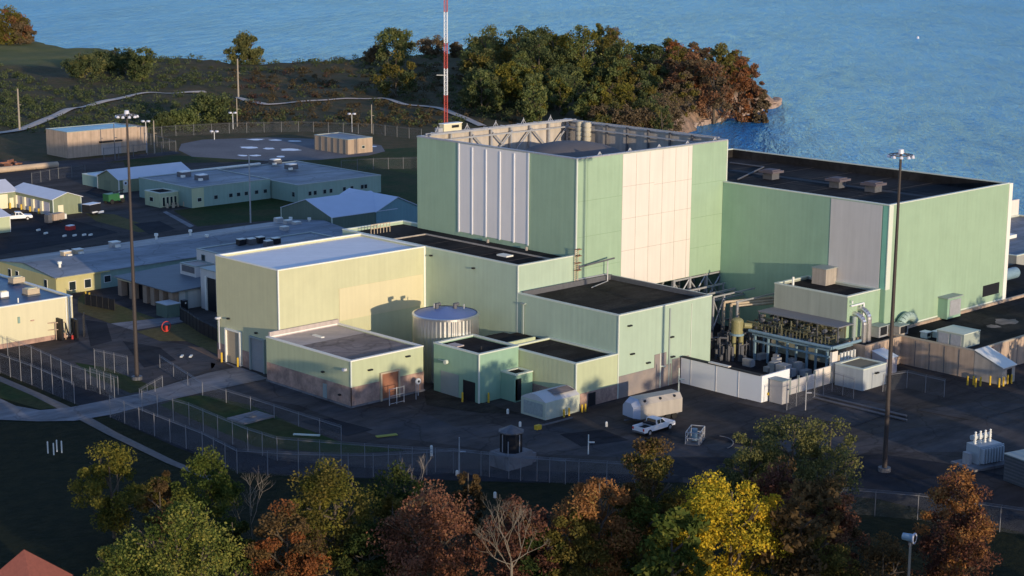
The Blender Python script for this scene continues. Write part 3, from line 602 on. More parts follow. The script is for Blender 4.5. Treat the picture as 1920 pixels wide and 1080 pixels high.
# --- front annex
e = bld('brick_footed_annex', 'low annex with brick foot and rust-red door in front of the cream hall', 'industrial building', 132.1,144.0,166.1,183.79,0,6.0, YG, ROOFPD, TRIMW, par=0.25, corner=TRIM)
MB().quad((132.5,177.5,5.765),(143.6,177.5,5.765),(143.6,183.4,5.765),(132.5,183.4,5.765)).build('roof_sheet', ROOFP, e)
MB().box(132.4,143.9,183.4,183.7,5.7,6.6).build('upstand', ROOFP, e)
MB().box(137.5,138,179,181,5.77,5.9).build('roof_patch', TRIMW, e)
onwallX(e,'brick_base',132.1,166.02,183.7,0,2.6,BRICK,0.08)
onwallY(e,'brick_base',166.1,132.02,144.0,0,2.6,BRICK,0.08)
rolldoor(e,'Y',166.1-.07,136.9,139.6,3.5,DOORBR,TANPIPE)
for (x,z) in ((135.1,4.3),(141.3,5.0)): walllamp(e,'Y',166.1,x,z)
for (y,z) in ((171.6,3.5),(168.2,1.2)): walllamp(e,'X',132.1,y,z)
onwallX(e,'side_door',132.1,170.9,171.7,0.0,2.1,TRIMD,0.12)
MB().box(131.6,132.1,166.9,167.3,4.6,4.9).build('flood_lamp', LAMPG, e)
o = MB().box(131.9,144.1,165.9,166.0,-.1,0.25).box(131.9,132.0,166,183.8,-.1,.25).build('plinth', CONCL, e)
# sign/valve by annex door
v = E('valve_post', 'white round valve wheel on a thin post beside the rust-red door', 'valve', (142.0,164.8,0))
MB().tube((142,164.8,0),(142,164.8,2.2),.08,n=8).build('post', STEEL, v); MB().tube((142,164.9,1.9),(142,164.7,1.9),.4,n=20).build('wheel', WHITEP, v); MB().tube((142,164.69,1.9),(142,164.64,1.9),.16,n=16).build('hub', BLACK, v)
v = E('metal_gate', 'grey pipe gate standing open before the rust-red annex door', 'gate', (138,163.6,0))
for x in (136.2,137.4,138.6,140.6): MB().tube((x,163.6,0),(x,163.6,2.2),.06,n=6).build('post', STEEL, v)
mb=MB()
for z in (.2,1.2,2.1): mb.tube((136.2,163.6,z),(138.6,163.6,z),.04,n=5)
mb.build('rail', STEEL, v)
# --- tank
tk = E('storage_tank', 'round corrugated silver tank with a blue cone top by the cream hall', 'tank', (151.3,169.9,0))
cx, cy, Rr, N = 151.3, 169.9, 4.35, 192
mb = MB(); P=[]
for z in (0,8.5):
    for i in range(N):
        g=2*math.pi*i/N; r=Rr+0.06*math.cos(g*48); P.append((cx+r*math.cos(g),cy+r*math.sin(g),z))
mb.add(P,[(i,(i+1)%N,N+(i+1)%N,N+i) for i in range(N)]); mb.build('shell', ALU, tk, smooth=True)
mb=MB()
for k in range(64):
    a=2*math.pi*k/64; b_=2*math.pi*(k+1)/64
    for (r0,z0,r1,z1) in ((4.5,8.35,4.5,8.62),(4.5,8.62,4.2,8.7),(4.45,8.35,4.5,8.35)):
        mb.quad((cx+r0*math.cos(a),cy+r0*math.sin(a),z0),(cx+r0*math.cos(b_),cy+r0*math.sin(b_),z0),(cx+r1*math.cos(b_),cy+r1*math.sin(b_),z1),(cx+r1*math.cos(a),cy+r1*math.sin(a),z1))
mb.build('rim', ALU, tk)
mb=MB(); P=[(cx,cy,9.45)]+[(cx+4.2*math.cos(2*math.pi*i/64),cy+4.2*math.sin(2*math.pi*i/64),8.62) for i in range(64)]
mb.add(P,[(0,1+i,1+(i+1)%64) for i in range(64)]).build('cone_roof', TANKTOP, tk)
for dx in (-.9,.9):
    MB().tube((cx+dx,cy-dx*.9,9.2),(cx+dx,cy-dx*.9,9.9),.28,n=12).tube((cx+dx,cy-dx*.9,9.75),(cx+dx+.6,cy-dx*.9,9.75),.22,n=10).build('roof_vent', STEELD, tk)
MB().tube((cx-1.2,cy+1.0,9.3),(cx-1.2,cy+1.0,9.9),.07,n=6).tube((cx+1.8,cy-1.6,9.2),(cx+1.8,cy-1.6,9.8),.07,n=6).build('roof_pipe', STEEL, tk)
# --- small green building with a dark door
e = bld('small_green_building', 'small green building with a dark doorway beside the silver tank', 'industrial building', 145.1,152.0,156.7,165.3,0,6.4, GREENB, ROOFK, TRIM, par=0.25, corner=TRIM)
onwallX(e,'dark_door',145.1,157.4,159.6,0,2.6,BLACK,0.08); onwallX(e,'door',145.1,160.5,163.9,0,3.0,TRIMD,0.04)
MB().tube((144.9,162.5,4.4),(144.5,162.5,4.4),.28,n=14).tube((144.9,162.5,4.4),(144.9,164.2,4.4),.05,n=5).build('wall_beacon', TRIM, e)
MB().box(152.0,157.2,158.9,159.2,5.6,6.35).build('side_parapet', YG, e)
MB().quad((152.0,159,5.9),(157.2,159,5.9),(157.2,165,5.9),(152.0,165,5.9)).build('rear_roof', ROOFK, e)
MB().box(146.2,147.4,162.0,163.8,6.16,6.3).build('roof_patch', ROOFP, e); MB().tube((147.6,159,6.15),(147.6,159,6.6),.1).build('roof_vent', BLACK, e)
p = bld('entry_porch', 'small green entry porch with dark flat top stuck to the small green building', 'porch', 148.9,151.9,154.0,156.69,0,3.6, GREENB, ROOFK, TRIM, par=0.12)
onwallY(p,'door',154.0,149.2,149.9,0.2,3.0,BLACK,0.03); MB().box(148.8,149.3,154,154.5,0.2,3.0).build('door_leaf', GREENB, p)
# --- middle low building with brick foot
e = bld('brick_footed_building', 'low pale green building with black roof and red brick foot behind the domed container', 'industrial building', 152.15,159.7,146.55,158.8,0,5.9, YG, ROOFKB, TRIM, par=0.2, corner=TRIM)
onwallX(e,'brick_base',152.15,146.6,158.7,0,1.9,BRICK,0.08); onwallY(e,'brick_base',146.55,152.07,159.7,0,1.9,BRICK,0.08)
onwallY(e,'doorway',146.5,154.3,155.6,0,1.7,BLACK,0.1)
MB().quad((152.6,158.8,5.5),(159.6,158.8,5.5),(159.6,164.9,5.5),(152.6,164.9,5.5)).box(157.3,159.7,159,164.9,0,5.48).build('rear_roof', ROOFKB, e)
# --- turbine building
TX0,TX1,TY0,TY1,TZ = 202.1+.9,233.2,135.5,188.4,21.8
TX0 = 202.1
e = E('turbine_building', 'big green block with light grey stripe and black roof at the right by the lake', 'industrial building', (218,160,0))
PO = [(TX0,TY0),(TX1,TY0),(TX1,TY1),(203.0,TY1),(203.0,164.86),(TX0,164.86)]; t = .35
PI_ = [(TX0+t,TY0+t),(TX1-t,TY0+t),(TX1-t,TY1-t),(203.0+t,TY1-t),(203.0+t,164.8),(TX0+t,164.8)]
mb = MB()
for k in range(6):
    a_, b_ = PO[k], PO[(k+1)%6]; c_, d_ = PI_[k], PI_[(k+1)%6]
    mb.quad((*a_,0),(*b_,0),(*b_,TZ),(*a_,TZ)); mb.quad((*a_,TZ),(*b_,TZ),(*d_,TZ),(*c_,TZ))
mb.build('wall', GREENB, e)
mb = MB()
for k in range(6):
    c_, d_ = PI_[k], PI_[(k+1)%6]; mb.quad((*c_,TZ-1.5),(*c_,TZ-.01),(*d_,TZ-.01),(*d_,TZ-1.5))
mb.build('parapet_lining', ROOFK, e)
MB().add([(x,y,TZ-1.4) for x,y in PI_],[tuple(range(6))]).build('roof', ROOFK, e)
MB().box(TX0-.06,TX1+.06,TY0-.06,TY0+.4,TZ-.1,TZ+.05).box(TX0-.06,TX0+.4,TY0+.4,164.8,TZ-.1,TZ+.05).box(TX1-.4,TX1+.06,TY0+.4,TY1,TZ-.1,TZ+.05).box(203,TX1-.4,TY1-.4,TY1+.06,TZ-.1,TZ+.05).build('parapet_cap', TRIM, e)
MB().box(TX0+.05,TX1-.05,TY0-.04,TY0,4.27,TZ-.12).build('front_wall', GREEN, e)  # lighter green copy for the sun-facing front
yy = onX(1559,372,TX0)[1]; onwallX(e,'grey_stripe',TX0,136.6,yy,9.9,TZ-.2,LAV,0.05)
onwallX(e,'corner_panel',TX0,135.5,136.4,9.9,TZ-.2,mk('bright_green',(0.22,0.50,0.36),.6),0.06)
MB().box(TX0-.1,TX0+.9,TY0-.12,TY0,9.9,TZ-.1).build('corner_trim', TRIM, e)
MB().box(TX1-.15,TX1+.8,TY0-.15,TY0+1.2,0,TZ-.05).build('corner_pier', TRIMW, e)
onwallY(e,'louver',TY0,227.5,232.1,5.2,6.9,BLACK,0.05); onwallY(e,'base_trim',TY0,TX0+7,TX1,4.0,4.25,TRIM,0.08)
mb=MB(); a=onY(1757,575,135.5)[0]; 
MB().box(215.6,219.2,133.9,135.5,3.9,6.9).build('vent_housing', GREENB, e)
MB().box(216.2,219.0,133.82,133.9,4.3,6.6).build('louver', STEEL, e); MB().box(215.4,219.4,133.7,135.5,6.9,7.05).build('vent_lid', TRIMD, e)
for i,(x,y) in enumerate(((217.4,167.8),(218.0,155.6),(218.5,149.5))):
    u = E('roof_fan', ['dark roof fan nearest the tallest block','middle one of three dark roof fans','dark roof fan nearest the tall mast'][i]+' on the big black roof','roof fan',(x,y,TZ-1.4),'fans on the big black roof')
    MB().cb(x,y,TZ-1.4,1.8,1.8,1.0).build('base', STEELD, u); MB().cb(x,y,TZ-.4,2.8,2.8,.35).build('hood', mk('fan_hood',(.12,.10,.11),.8), u); MB().cb(x,y,TZ-.05,2.0,2.0,.15).build('lid', MATS['fan_hood'], u)
for i,(px,py) in enumerate(((1424,297),(1468,304),(1567,316),(1652,327),(1711,330),(1765,337))):
    q = at(px,py,TZ-1.4); o = MB().tube((q[0],q[1],TZ-1.4),(q[0],q[1],TZ-.7),.14,n=8).dome((q[0],q[1],TZ-.7),.22,10,3).build('roof_vent_pipe', STEEL); tag(o,'small pale vent pipe along the far edge of the big black roof','vent pipe','vent pipes on the big black roof')
mb=MB()
for k in range(6): y=141+k*7.5; mb.box(TX0+.6,TX1-.5,y-.05,y+.05,TZ-1.4,TZ-1.385)
for k in range(3): x=209+k*7; mb.box(x-.05,x+.05,136.2,163,TZ-1.4,TZ-1.383)
mb.build('membrane_seam',mk('roof_seam',(.06,.055,.055),.9,var=.2),e)
MB().box(219.5,221.0,136.2,178,TZ-1.4,TZ-1.375).build('walk_pad',mk('walk_pad',(.055,.05,.05),.95,var=.3,scale=2),e)
MB().tube((212,170,TZ-1.2),(226,176,TZ-1.2),.12,n=6).tube((226,176,TZ-1.2),(226,183,TZ-1.2),.12,n=6).build('roof_conduit',STEELD,e)
# --- pen annex left of the big mast
e = bld('grey_green_annex', 'grey-green block with black roof standing against the big green block', 'industrial building', 194.4,202.05,136.3,148.7,0,9.95, mk('grey_green_siding',(0.38,0.40,0.33),.7,var=.06,streak=.12), ROOFK, TRIM, par=0.4)
onwallY(e,'green_panel',136.3,194.4,202.05,0,9.8,GREEN,0.04)
MB().tube((194.9,135.8,9.0),(194.9,135.8,9.4),.1).path([(194.9,136.0,8.6),(197.9,136.0,8.6),(197.9,136.0,6.3)],.13,6).build('white_pipe', WHITEP, e)
u = E('rooftop_box', 'grey concrete box standing on the black roof of the grey-green block', 'roof unit', (200.5,146.0,9.5)); MB().box(199.4,201.9,143.6,146.0,9.6,11.9).build('body', CONC, u); MB().box(199.3,202.0,143.5,146.1,11.9,12.0).build('lid', TRIMD, u)
o = MB().tube((195.6,146.4,9.5),(195.6,146.4,11.0),.16,n=10).build('roof_pipe', TRIMW); tag(o,'short white pipe on the roof of the grey-green block','pipe')
u = E('exhaust_ducts', 'pair of curved shiny exhaust ducts bending down the green wall', 'duct', (196.4,134.8,3.6))
for q,(dx,h) in enumerate(((0,7.4),(1.1,8.0))):
    x=195.9+dx; mb=MB(); pts=[(x,136.3,h)]+[(x,135.9-1.5*math.sin(a_),h-1.3+1.3*math.cos(a_)) for a_ in np.linspace(0,math.pi/2,7)]+[(x,134.4,3.6)]; mb.path(pts,.36,12); mb.build('duct', DUCT, u)
MB().tube((195.2,135.6,3.6),(195.2,135.6,7.2),.3,n=12).build('riser', TRIMD, u)
# --- low black-roofed building
e = E('low_tan_building', 'long low tan concrete building with a black roof along the lower right', 'industrial building', (225,130,0))
walls(e, 193.5,202.0,132.4,136.25,0,3.9, PRECAST, 0.3); 
walls(e, 202.02,262,120.9,135.4,0,4.0, PRECAST, 0.35)
MB().quad((193.7,132.6,3.6),(202.0,132.6,3.6),(202.0,136.2,3.6),(193.7,136.2,3.6)).quad((202.2,121.1,3.65),(261.8,121.1,3.65),(261.8,135.38,3.65),(202.2,135.38,3.65)).quad((TX1+.9,135.38,3.65),(261.8,135.38,3.65),(261.8,150,3.65),(TX1+.9,150,3.65)).build('roof', ROOFK, e)
cap(e,202.02,262,120.9,135.4,4.0,mk('tan_cap',(.42,.36,.28),.8),w=.3,h=.2,p=.06)
mb=MB()
for k in range(1,5): x=193.5+k*1.7; mb.box(x-.04,x+.04,132.36,132.4,0,3.7)
for k in range(1,20): x=202+k*2.2; mb.box(x-.04,x+.04,120.86,120.9,0,3.7)
for k in range(1,5): y=120.9+k*2.3; mb.box(201.98,202.02,y-.04,y+.04,0,3.7)
mb.build('panel_joint', STEELD, e)
onwallY(e,'door',120.9,203.1,204.1,0.2,2.7,TRIMD,0.06); MB().tube((206.2,120.7,1.5),(206.2,120.7,3.8),.1,n=6).build('downpipe', DOORBR, e)
for i,(x,y,sx,sy,sz,mt,lb) in enumerate(((200.6,135.2,2.2,1.6,1.5,STEEL,'grey ventilation unit nearest the curved ducts on the low roof'),(203.6,134.0,2.2,1.7,1.3,CONC,'brown-grey ventilation unit behind the tall mast on the low roof'),(204.6,130.2,1.1,1.0,.8,TRIM,'small pale fan box, left of a pair on the low black roof'),(206.0,129.2,1.1,1.0,.8,TRIM,'small pale fan box, right of a pair on the low black roof'))):
    u = E('ventilation_unit', lb, 'ventilation unit', (x,y,3.66)); MB().cb(x,y,3.68,sx,sy,sz).build('body', mt, u); MB().cb(x,y,3.68+sz,sx+.2,sy+.2,.1).build('lid', TRIMD if i<2 else WHITEP, u); MB().box(x-sx*.35,x+sx*.35,y-sy/2-.04,y-sy/2,3.95,3.6+sz).build('grille', BLACK, u)
u = E('green_duct_elbow','fat pale green duct elbow on the low roof against the big green wall','duct',(206.5,134.4,3.66))
mb=MB(); pts=[(204.6+1.9*(1-math.cos(a_)),134.5,4.0+1.7*math.sin(a_)) for a_ in np.linspace(0.3,math.pi*.85,9)]; mb.path(pts,.62,12).build('elbow', mk('duct_green',(.35,.45,.38),.5), u)
u = E('air_handler','large pale green air handling unit on the low black roof','air conditioner',(204.6,124.6,3.66))
MB().box(202.6,206.6,123.0,127.2,3.7,5.6).build('body', mk('unit_green',(.36,.40,.34),.6,var=.05,streak=.05), u); MB().box(202.55,206.65,122.95,127.25,5.6,5.7).build('lid', TRIM, u); MB().box(206.6,207.4,123.6,124.8,3.7,5.1).build('fan_box', TRIMD, u)
MB().box(202.54,202.6,123.4,125.0,3.9,5.4).box(202.54,202.6,125.3,126.9,3.9,5.4).build('access_panel', STEEL, u)
patches([(1885,603,26,5),(1862,612,14,3)], 3.66, 1, ROOFPD, 'roof_puddle')
u = E('lean_to_shed','grey lean-to shed with a sloping roof and yellow bollards in front','shed',(204,119,0))
P=[(201.6,0),(205.6,0),(205.6,2.6),(201.6,4.0)]
u_ = MB(); y0,y1=116.6,120.85
u_.add([(202.0,y1,0),(205.2,y1,0),(205.2,y1,3.9),(202.0,y1,3.9),(202.0,y0,0),(205.2,y0,0),(205.2,y0,2.3),(202.0,y0,2.3)],[(0,1,2,3),(5,4,7,6),(4,0,3,7),(1,5,6,2)]).build('wall', CONC, u)
MB().add([(201.9,y0-.2,2.3),(205.3,y0-.2,2.3),(205.3,y1,4.0),(201.9,y1,4.0),(201.9,y0-.2,2.4),(205.3,y0-.2,2.4),(205.3,y1,4.1),(201.9,y1,4.1)],[(0,1,2,3),(7,6,5,4),(0,4,5,1),(3,2,6,7),(0,3,7,4),(1,5,6,2)]).build('roof', TRIMW, u)
onwallY(u,'door',y0,203.2,204.3,0,2.0,BLACK,0.05)
for i,(px,py) in enumerate(((1814,722),(1825,722),(1829,726),(1838,724),(1856,722),(1873,726),(1881,724),(1889,720),(1896,719))):
    q=at(px,py); o=MB().tube((q[0],q[1],0),(q[0],q[1],1.15),.13,n=8).dome((q[0],q[1],1.15),.13,8,3).build('bollard', YPAINT); tag(o,'yellow bollard in the row before the grey lean-to shed','bollard','bollards before the lean-to shed')
u = E('stair_hood','pale sloped hood leaning on the tan concrete wall','hood',(197.5,131,0)); MB().add([(195.0,132.3,3.0),(197.6,132.3,3.0),(197.6,130.0,2.3),(195.0,130.0,2.3),(195.0,132.3,0),(197.6,132.3,0),(197.6,130.0,0),(195.0,130.0,0)],[(3,2,1,0),(4,0,1,5),(7,6,2,3),(4,7,3,0),(5,1,2,6)]).build('hood', mk('pinkish_panel',(.5,.44,.43),.6), u)
MB().quad((194.9,132.35,3.04),(197.7,132.35,3.04),(197.7,129.8,2.28),(194.9,129.8,2.28)).build('lid', WHITEP, u)
u = bld('brown_topped_shelter','white-grey shelter with brown flat roof just left of the tall mast','shelter',186.0,191.2,127.4,131.8,0,2.9, mk('shelter_grey',(.42,.45,.46),.6,var=.05,streak=.1), mk('brown_felt',(.24,.20,.13),.9,var=.1), TRIM, par=0.06)
walllamp(u,'Y',127.4,188.9,1.9); MB().box(191.3,191.9,127.2,127.6,0,1.2).build('skirt', STEELD, u)
# --- right edge: intake building by the lake
e = bld('screenhouse','pale flat-roofed intake building at the right edge by the lake','building',262,300,150,172,-1,5.0, mk('weathered_grey',(.33,.33,.30),.8,var=.1,streak=.15), ROOFB, TRIM, par=.3)
MB().box(262,300,172,172.5,5,8.0).build('rear_wall', WHITE, e)
MB().box(270,271,164,165,4.7,9.5).box(269.6,271.4,163.6,165.4,9.5,9.8).build('chimney', DOORBR, e)
MB().box(266,268,158,160,4.7,5.4).box(276,279,160,163,4.7,5.3).build('roof_hatch', TRIMW, e)
o = MB().tube((250,146.5,2.0),(262,146.5,2.0),1.3,n=20).build('silver_tank', DUCT, smooth=False); tag(o,'silver horizontal tank lying beside the intake building at the right edge','tank')
o = MB().tube((243.5,142.6,5.0),(249,142.6,5.0),.9,n=16).build('blue_pipe', BLUST); tag(o,'fat blue-grey pipe ending near the intake building at the right edge','pipe')

# ------------------------------------------------------------------ left side buildings
def gable(name, label, cat, x0, x1, y0, y1, ze, zr, axis, wall, roof, trim=None, ov=0.3, group=None):
    e = E(name, label, cat, ((x0+x1)/2,(y0+y1)/2,0), group); mb = MB(); rf = MB(); th = .12
    if axis == 'X':
        ym = (y0+y1)/2
        mb.add([(x0,y0,0),(x1,y0,0),(x1,y1,0),(x0,y1,0),(x0,y0,ze),(x1,y0,ze),(x1,y1,ze),(x0,y1,ze),(x0,ym,zr),(x1,ym,zr)],[(0,1,5,4),(2,3,7,6),(3,0,4,8,7),(1,2,6,9,5)])
        s = (zr-ze)/((y1-y0)/2)
        for yy_, sg in ((y0-ov,1),(y1+ov,-1)):
            z_ = ze-ov*s; a=[(x0-ov,yy_,z_+.03),(x1+ov,yy_,z_+.03),(x1+ov,ym,zr+.03),(x0-ov,ym,zr+.03)]; b_=[(p[0],p[1],p[2]+th) for p in a]
            rf.add(a+b_,[(0,3,2,1),(4,5,6,7),(0,1,5,4),(1,2,6,5),(2,3,7,6),(3,0,4,7)])
    else:
        xm = (x0+x1)/2
        mb.add([(x0,y0,0),(x1,y0,0),(x1,y1,0),(x0,y1,0),(x0,y0,ze),(x1,y0,ze),(x1,y1,ze),(x0,y1,ze),(xm,y0,zr),(xm,y1,zr)],[(0,1,5,8,4),(2,3,7,9,6),(3,0,4,7),(1,2,6,5)])
        s = (zr-ze)/((x1-x0)/2)
        for xx_ in (x0-ov,x1+ov):
            z_ = ze-ov*s; a=[(xx_,y0-ov,z_+.03),(xm,y0-ov,zr+.03),(xm,y1+ov,zr+.03),(xx_,y1+ov,z_+.03)]; b_=[(p[0],p[1],p[2]+th) for p in a]
            rf.add(a+b_,[(0,3,2,1),(4,5,6,7),(0,1,5,4),(1,2,6,5),(2,3,7,6),(3,0,4,7)])
    mb.build('wall', wall, e); rf.build('roof', roof, e)
    if trim: 
        t_ = MB()
        for x,y in ((x0,y0),(x1,y0),(x0,y1)): t_.box(x-.07,x+.12 if x==x0 else x+.07,y-.07,y+.12,0,ze)
        t_.build('corner_trim', trim, e)
    return e
# long admin building with very shallow roof
e = gable('long_office','long low building with a broad blue-grey roof, tan at its left end','office building',138.6,200,249.8,269.0,2.9,3.9,'X',TEAL,ROOFB,None,.35)
onwallX(e,'tan_end_wall',138.6,249.9,269,0,2.85,TANW,.05); onwallY(e,'tan_wall',249.8,138.55,146.7,0,2.85,TANW,.05)
for y in (265.4,262.9,253.5): win(e,'X',138.55,y,y-1.0,.8,2.2,TRIMW)
for x in (140.8,143.6): win(e,'Y',249.75,x,x+1.3,.5,2.0,TRIMW)
win(e,'Y',249.8,147.3,148.6,.9,2.1,WHITEP); MB().box(138.5,148.2,249.3,249.5,2.75,2.95).build('fascia', TANW, e)
for i,(px,py,s_,mt,lb) in enumerate(((124,480,1.5,TANPIPE,'tan rooftop unit, left of the sunlit pair'),(146,476,1.5,TANPIPE,'tan rooftop unit, right of the sunlit pair'),(215,462,1.6,STEEL,'grey rooftop unit alone in the middle of the long blue-grey roof'))):
    q=at(px,py,3.7); u=E('rooftop_unit',lb,'rooftop unit',(q[0],q[1],3.5)); MB().cb(q[0],q[1],3.5,s_,s_*.8,1.0).build('body',mt,u); MB().cb(q[0],q[1],4.5,s_+.1,s_*.9,.1).build('lid',TRIMW,u); MB().cb(q[0]-.1,q[1]-1.2,3.5,.8,.7,.7).build('duct',TRIMW,u)
for i,(px,py) in enumerate(((293,445),(357,438),(388,447),(112,498),(545,414),(580,415))):
    q=at(px,py,3.8); o=MB().tube((q[0],q[1],3.4),(q[0],q[1],4.1),.22,n=10).tube((q[0],q[1],4.1),(q[0],q[1],4.5),.36,n=10).build('roof_vent',TRIMW); tag(o,'small white mushroom vent on the long blue-grey roof','roof vent','vents on the long blue-grey roof')
# two storey office block with AC cluster
e = bld('two_storey_office','pale two-storey block with blue-grey roof behind the cream hall','office building',157.6,181,230.5,238.0,0,7.0,LAV,ROOFB,TRIMD,par=.1)
onwallY(e,'teal_wall',230.5,158,181,0,6.9,TEAL,.04)
win(e,'X',157.6,236.6,235.5,4.9,6.3,TRIMD); win(e,'X',157.6,232.6,231.6,4.9,5.6,TRIMD)
e = bld('stair_block','small pale lower block left of the two-storey block','office building',154.0,157.5,233,237.4,0,5.2,LAV,ROOFP,TRIMD,par=.1); MB().box(153.9,154,233.3,236.8,4.0,5.0).build('dark_band', STEELD, e)
mb=0
for i,(px,py) in enumerate(((452,452),(471,451),(488,448),(503,455),(517,450))):
    q=at(px,py,7.6); u=E('condenser_unit','grey condenser in the row on the two-storey roof','condenser',(q[0],q[1],7.0),'condensers on the two-storey roof'); MB().cb(q[0],q[1],7.0,1.3,1.1,.9).build('body',STEELD if i%2 else BLACK,u); MB().cb(q[0],q[1],7.9,1.2,1.0,.12).build('fan_top',TRIMW,u)
for i,(px,py) in enumerate(((522,410),(540,414),(533,426),(556,417))):
    q=at(px,py,4.3); u=E('condenser_unit','pale condenser in the cluster on the far end of the long roof','condenser',(q[0],q[1],3.8),'condensers on the far end of the long roof'); MB().cb(q[0],q[1],3.7,1.4,1.2,.7).build('body',STEEL,u); MB().cb(q[0],q[1],4.4,1.3,1.1,.1).build('fan_top',TRIMW,u)
# dark-roofed portico building
e = E('dark_roofed_building','low building with slate-blue roof and tan brick piers before the long office','building',(150,236,0))
MB().box(147.3,158,227.6,243.5,0,2.9).build('wall',mk('dim_white',(.50,.50,.47),.7,var=.05,streak=.06),e)
MB().add([(145.6,227.0,3.0),(159.5,227.0,3.4),(159.5,244,3.4),(145.6,244,3.0),(145.6,227.0,3.15),(159.5,227.0,3.6),(159.5,244,3.6),(145.6,244,3.15)],[(0,3,2,1),(4,5,6,7),(0,1,5,4),(1,2,6,5),(2,3,7,6),(3,0,4,7)]).build('roof',mk('slate_roof',(.13,.15,.17),.6,var=.1,scale=.4,streak=.1),e)
onwallX(e,'dark_recess',147.3,228.3,243.2,0,2.8,BLACK,.05)
for y in (243.0,239.6,235.6,233.4,230.9,228.2): MB().box(146.1,147.2,y-.55,y+.55,0,2.98).build('brick_pier',mk('tan_brick',(.36,.26,.19),.9,var=.12,scale=2),e)
MB().box(145.9,147.2,239.4,243.4,2.7,2.95).build('fascia',CREAMW,e)
for i in range(3): onwallY(e,'pilaster',227.6,148.4+3.2*i,148.9+3.2*i,0,2.85,TRIMD,.05)
e = E('tall_dark_doorway','tall grey-framed dark doorway between the cream hall and the slate-roofed building','doorway',(153,222,0))
MB().box(150.6,157,222.0,226.5,0,6.4).build('wall',LAV,e); onwallX(e,'opening',150.6,222.4,224.6,0,5.2,BLACK,.06); MB().box(150.3,150.6,224.6,225,0,5.4).build('frame_post',TRIMW,e); MB().box(150.4,157.1,221.9,226.6,6.4,6.5).build('cap',TRIMD,e)
# cream building at left edge
e = bld('cream_building','cream building with a deep blue flat roof cut by the left edge','building',96,126.3,223.2,250,0,6.0,CREAMW,ROOFBL,TRIMW,par=.25)
for x in (125.2,125.6,125.95): MB().tube((x,223.1,0.2),(x,223.1,5.8),.1,n=6).build('downpipe',TRIMW,e)
MB().box(117.5,117.8,223.0,223.2,3.3,4.2).build('wall_pipe',TEAL,e); onwallY(e,'plinth',223.2,96,126.3,0,.7,BRICK,.04)
MB().box(119.5,120.0,223.0,223.2,3.3,3.45).build('wall_lamp',BRICK,e)
for i,(px,py,s_,lb) in enumerate(((31,524,1.6,'rounded tan rooftop unit further back on the deep blue roof'),(58,545,1.6,'rounded tan rooftop unit nearer the corner of the deep blue roof'),(6,551,1.0,'small white rooftop unit at the left edge of the deep blue roof'))):
    q=at(px,py,6.4); u=E('rooftop_unit',lb,'rooftop unit',(q[0],q[1],5.8)); MB().cb(q[0],q[1],6.0,s_*1.2,s_,.75).build('body',TANPIPE if i<2 else WHITEP,u); MB().cb(q[0],q[1],6.75,s_*.9,s_*.7,.12).build('lid',CREAMW,u); MB().cb(q[0],q[1],5.75,s_*1.3,s_*1.1,.22).build('curb',STEELD,u)
o=MB().tube((118.5,224.6,5.7),(118.5,224.6,6.6),.1,n=8).build('roof_pipe',TRIMW); tag(o,'thin white pipe near the front edge of the deep blue roof','pipe')
# L-shaped garage
e = gable('garage_block','sage garage wing with four cream doors facing the yard, white roof','garage',176.9,183.3,318.6,336,3.4,4.5,'Y',SAGE,ROOFM,TRIM,.35)
for k in range(4): 
    y0_=320.0+k*3.6; rd=onwallX(e,'garage_door',176.9,y0_,y0_+2.4,0,2.6,mk('lilac_door',(.5,.47,.5),.6),.06); MB().box(176.5,176.9,y0_+2.4,y0_+3.3,0,2.65).build('door_frame',DOORC,rd)
    o=MB().tube((176.2,y0_+3.3,0),(176.2,y0_+3.3,1.1),.2,n=8).build('bollard',YPAINT); tag(o,'orange-yellow bollard between the doors of the sage garage wing','bollard','bollards between the garage doors')
onwallY(e,'door',318.6,178.0,179.2,0,2.1,DOORC,.06)
e = gable('garage_block','long sage garage with big cream doors running off the left edge, white roof','garage',140,177.0,333.9,344,3.4,5.2,'X',SAGE,ROOFM,None,.35)
for x in (170.2,162.4): onwallY(e,'garage_door',333.9,x,x+4.8,0,3.0,DOORC,.06)
onwallY(e,'door',333.9,175.4,176.3,0,2.1,DOORC,.06)
for x in (169.3,175.0): o=MB().tube((x,333.0,0),(x,333.0,1.2),.2,n=8).build('bollard',YPAINT); tag(o,'orange-yellow bollard beside the big cream garage door','bollard','bollards by the big garage doors')
e = gable('green_shed','pale green shed corner cut by the left edge','shed',148,161.5,307.7,316,3.1,4.0,'X',YG,ROOFM,TRIMW,.3)
onwallX(e,'vertical_trim',148,307.7,308,0,3,TRIMW) if False else None
# gable building, low green office
e = gable('gabled_shed','sage gabled shed with a long white roof','shed',203.1,222,336.4,345.3,2.9,4.6,'X',SAGE,ROOFM,TRIMW,.3)
onwallX(e,'door',203.1,340.0,342.6,0,2.3,mk('sage_door',(.20,.23,.15),.6),.05)
e = bld('white_lean_to','low grey-white lean-to behind the gabled shed','shed',203.6,216,345.6,352.8,0,2.5,TEAL,ROOFM,TRIM,par=.08)
sg=E('white_ring_sign','tall cream board with a white ring at the corner of the gabled shed','sign',(204.6,336.0,0)); MB().box(204.0,205.2,336.15,336.3,0,2.9).build('board',DOORC,sg)
mb=MB().tube((204.6,336.15,2.1),(204.6,336.0,2.1),.55,n=20).build('ring',WHITEP,sg); MB().tube((204.6,335.99,2.1),(204.6,335.96,2.1),.25,n=16).build('ring_centre',BLACK,sg)
e = bld('low_green_office','long low pale teal office with a row of small dark windows','office building',203.4,223.6,308.3,328.6,0,4.3,TEAL,ROOFB,TRIMD,par=.12)
onwallY(e,'cream_panel',308.3,203.4,206.4,0,4.1,YG,.05); win(e,'Y',308.25,204.7,205.8,1.2,2.1)
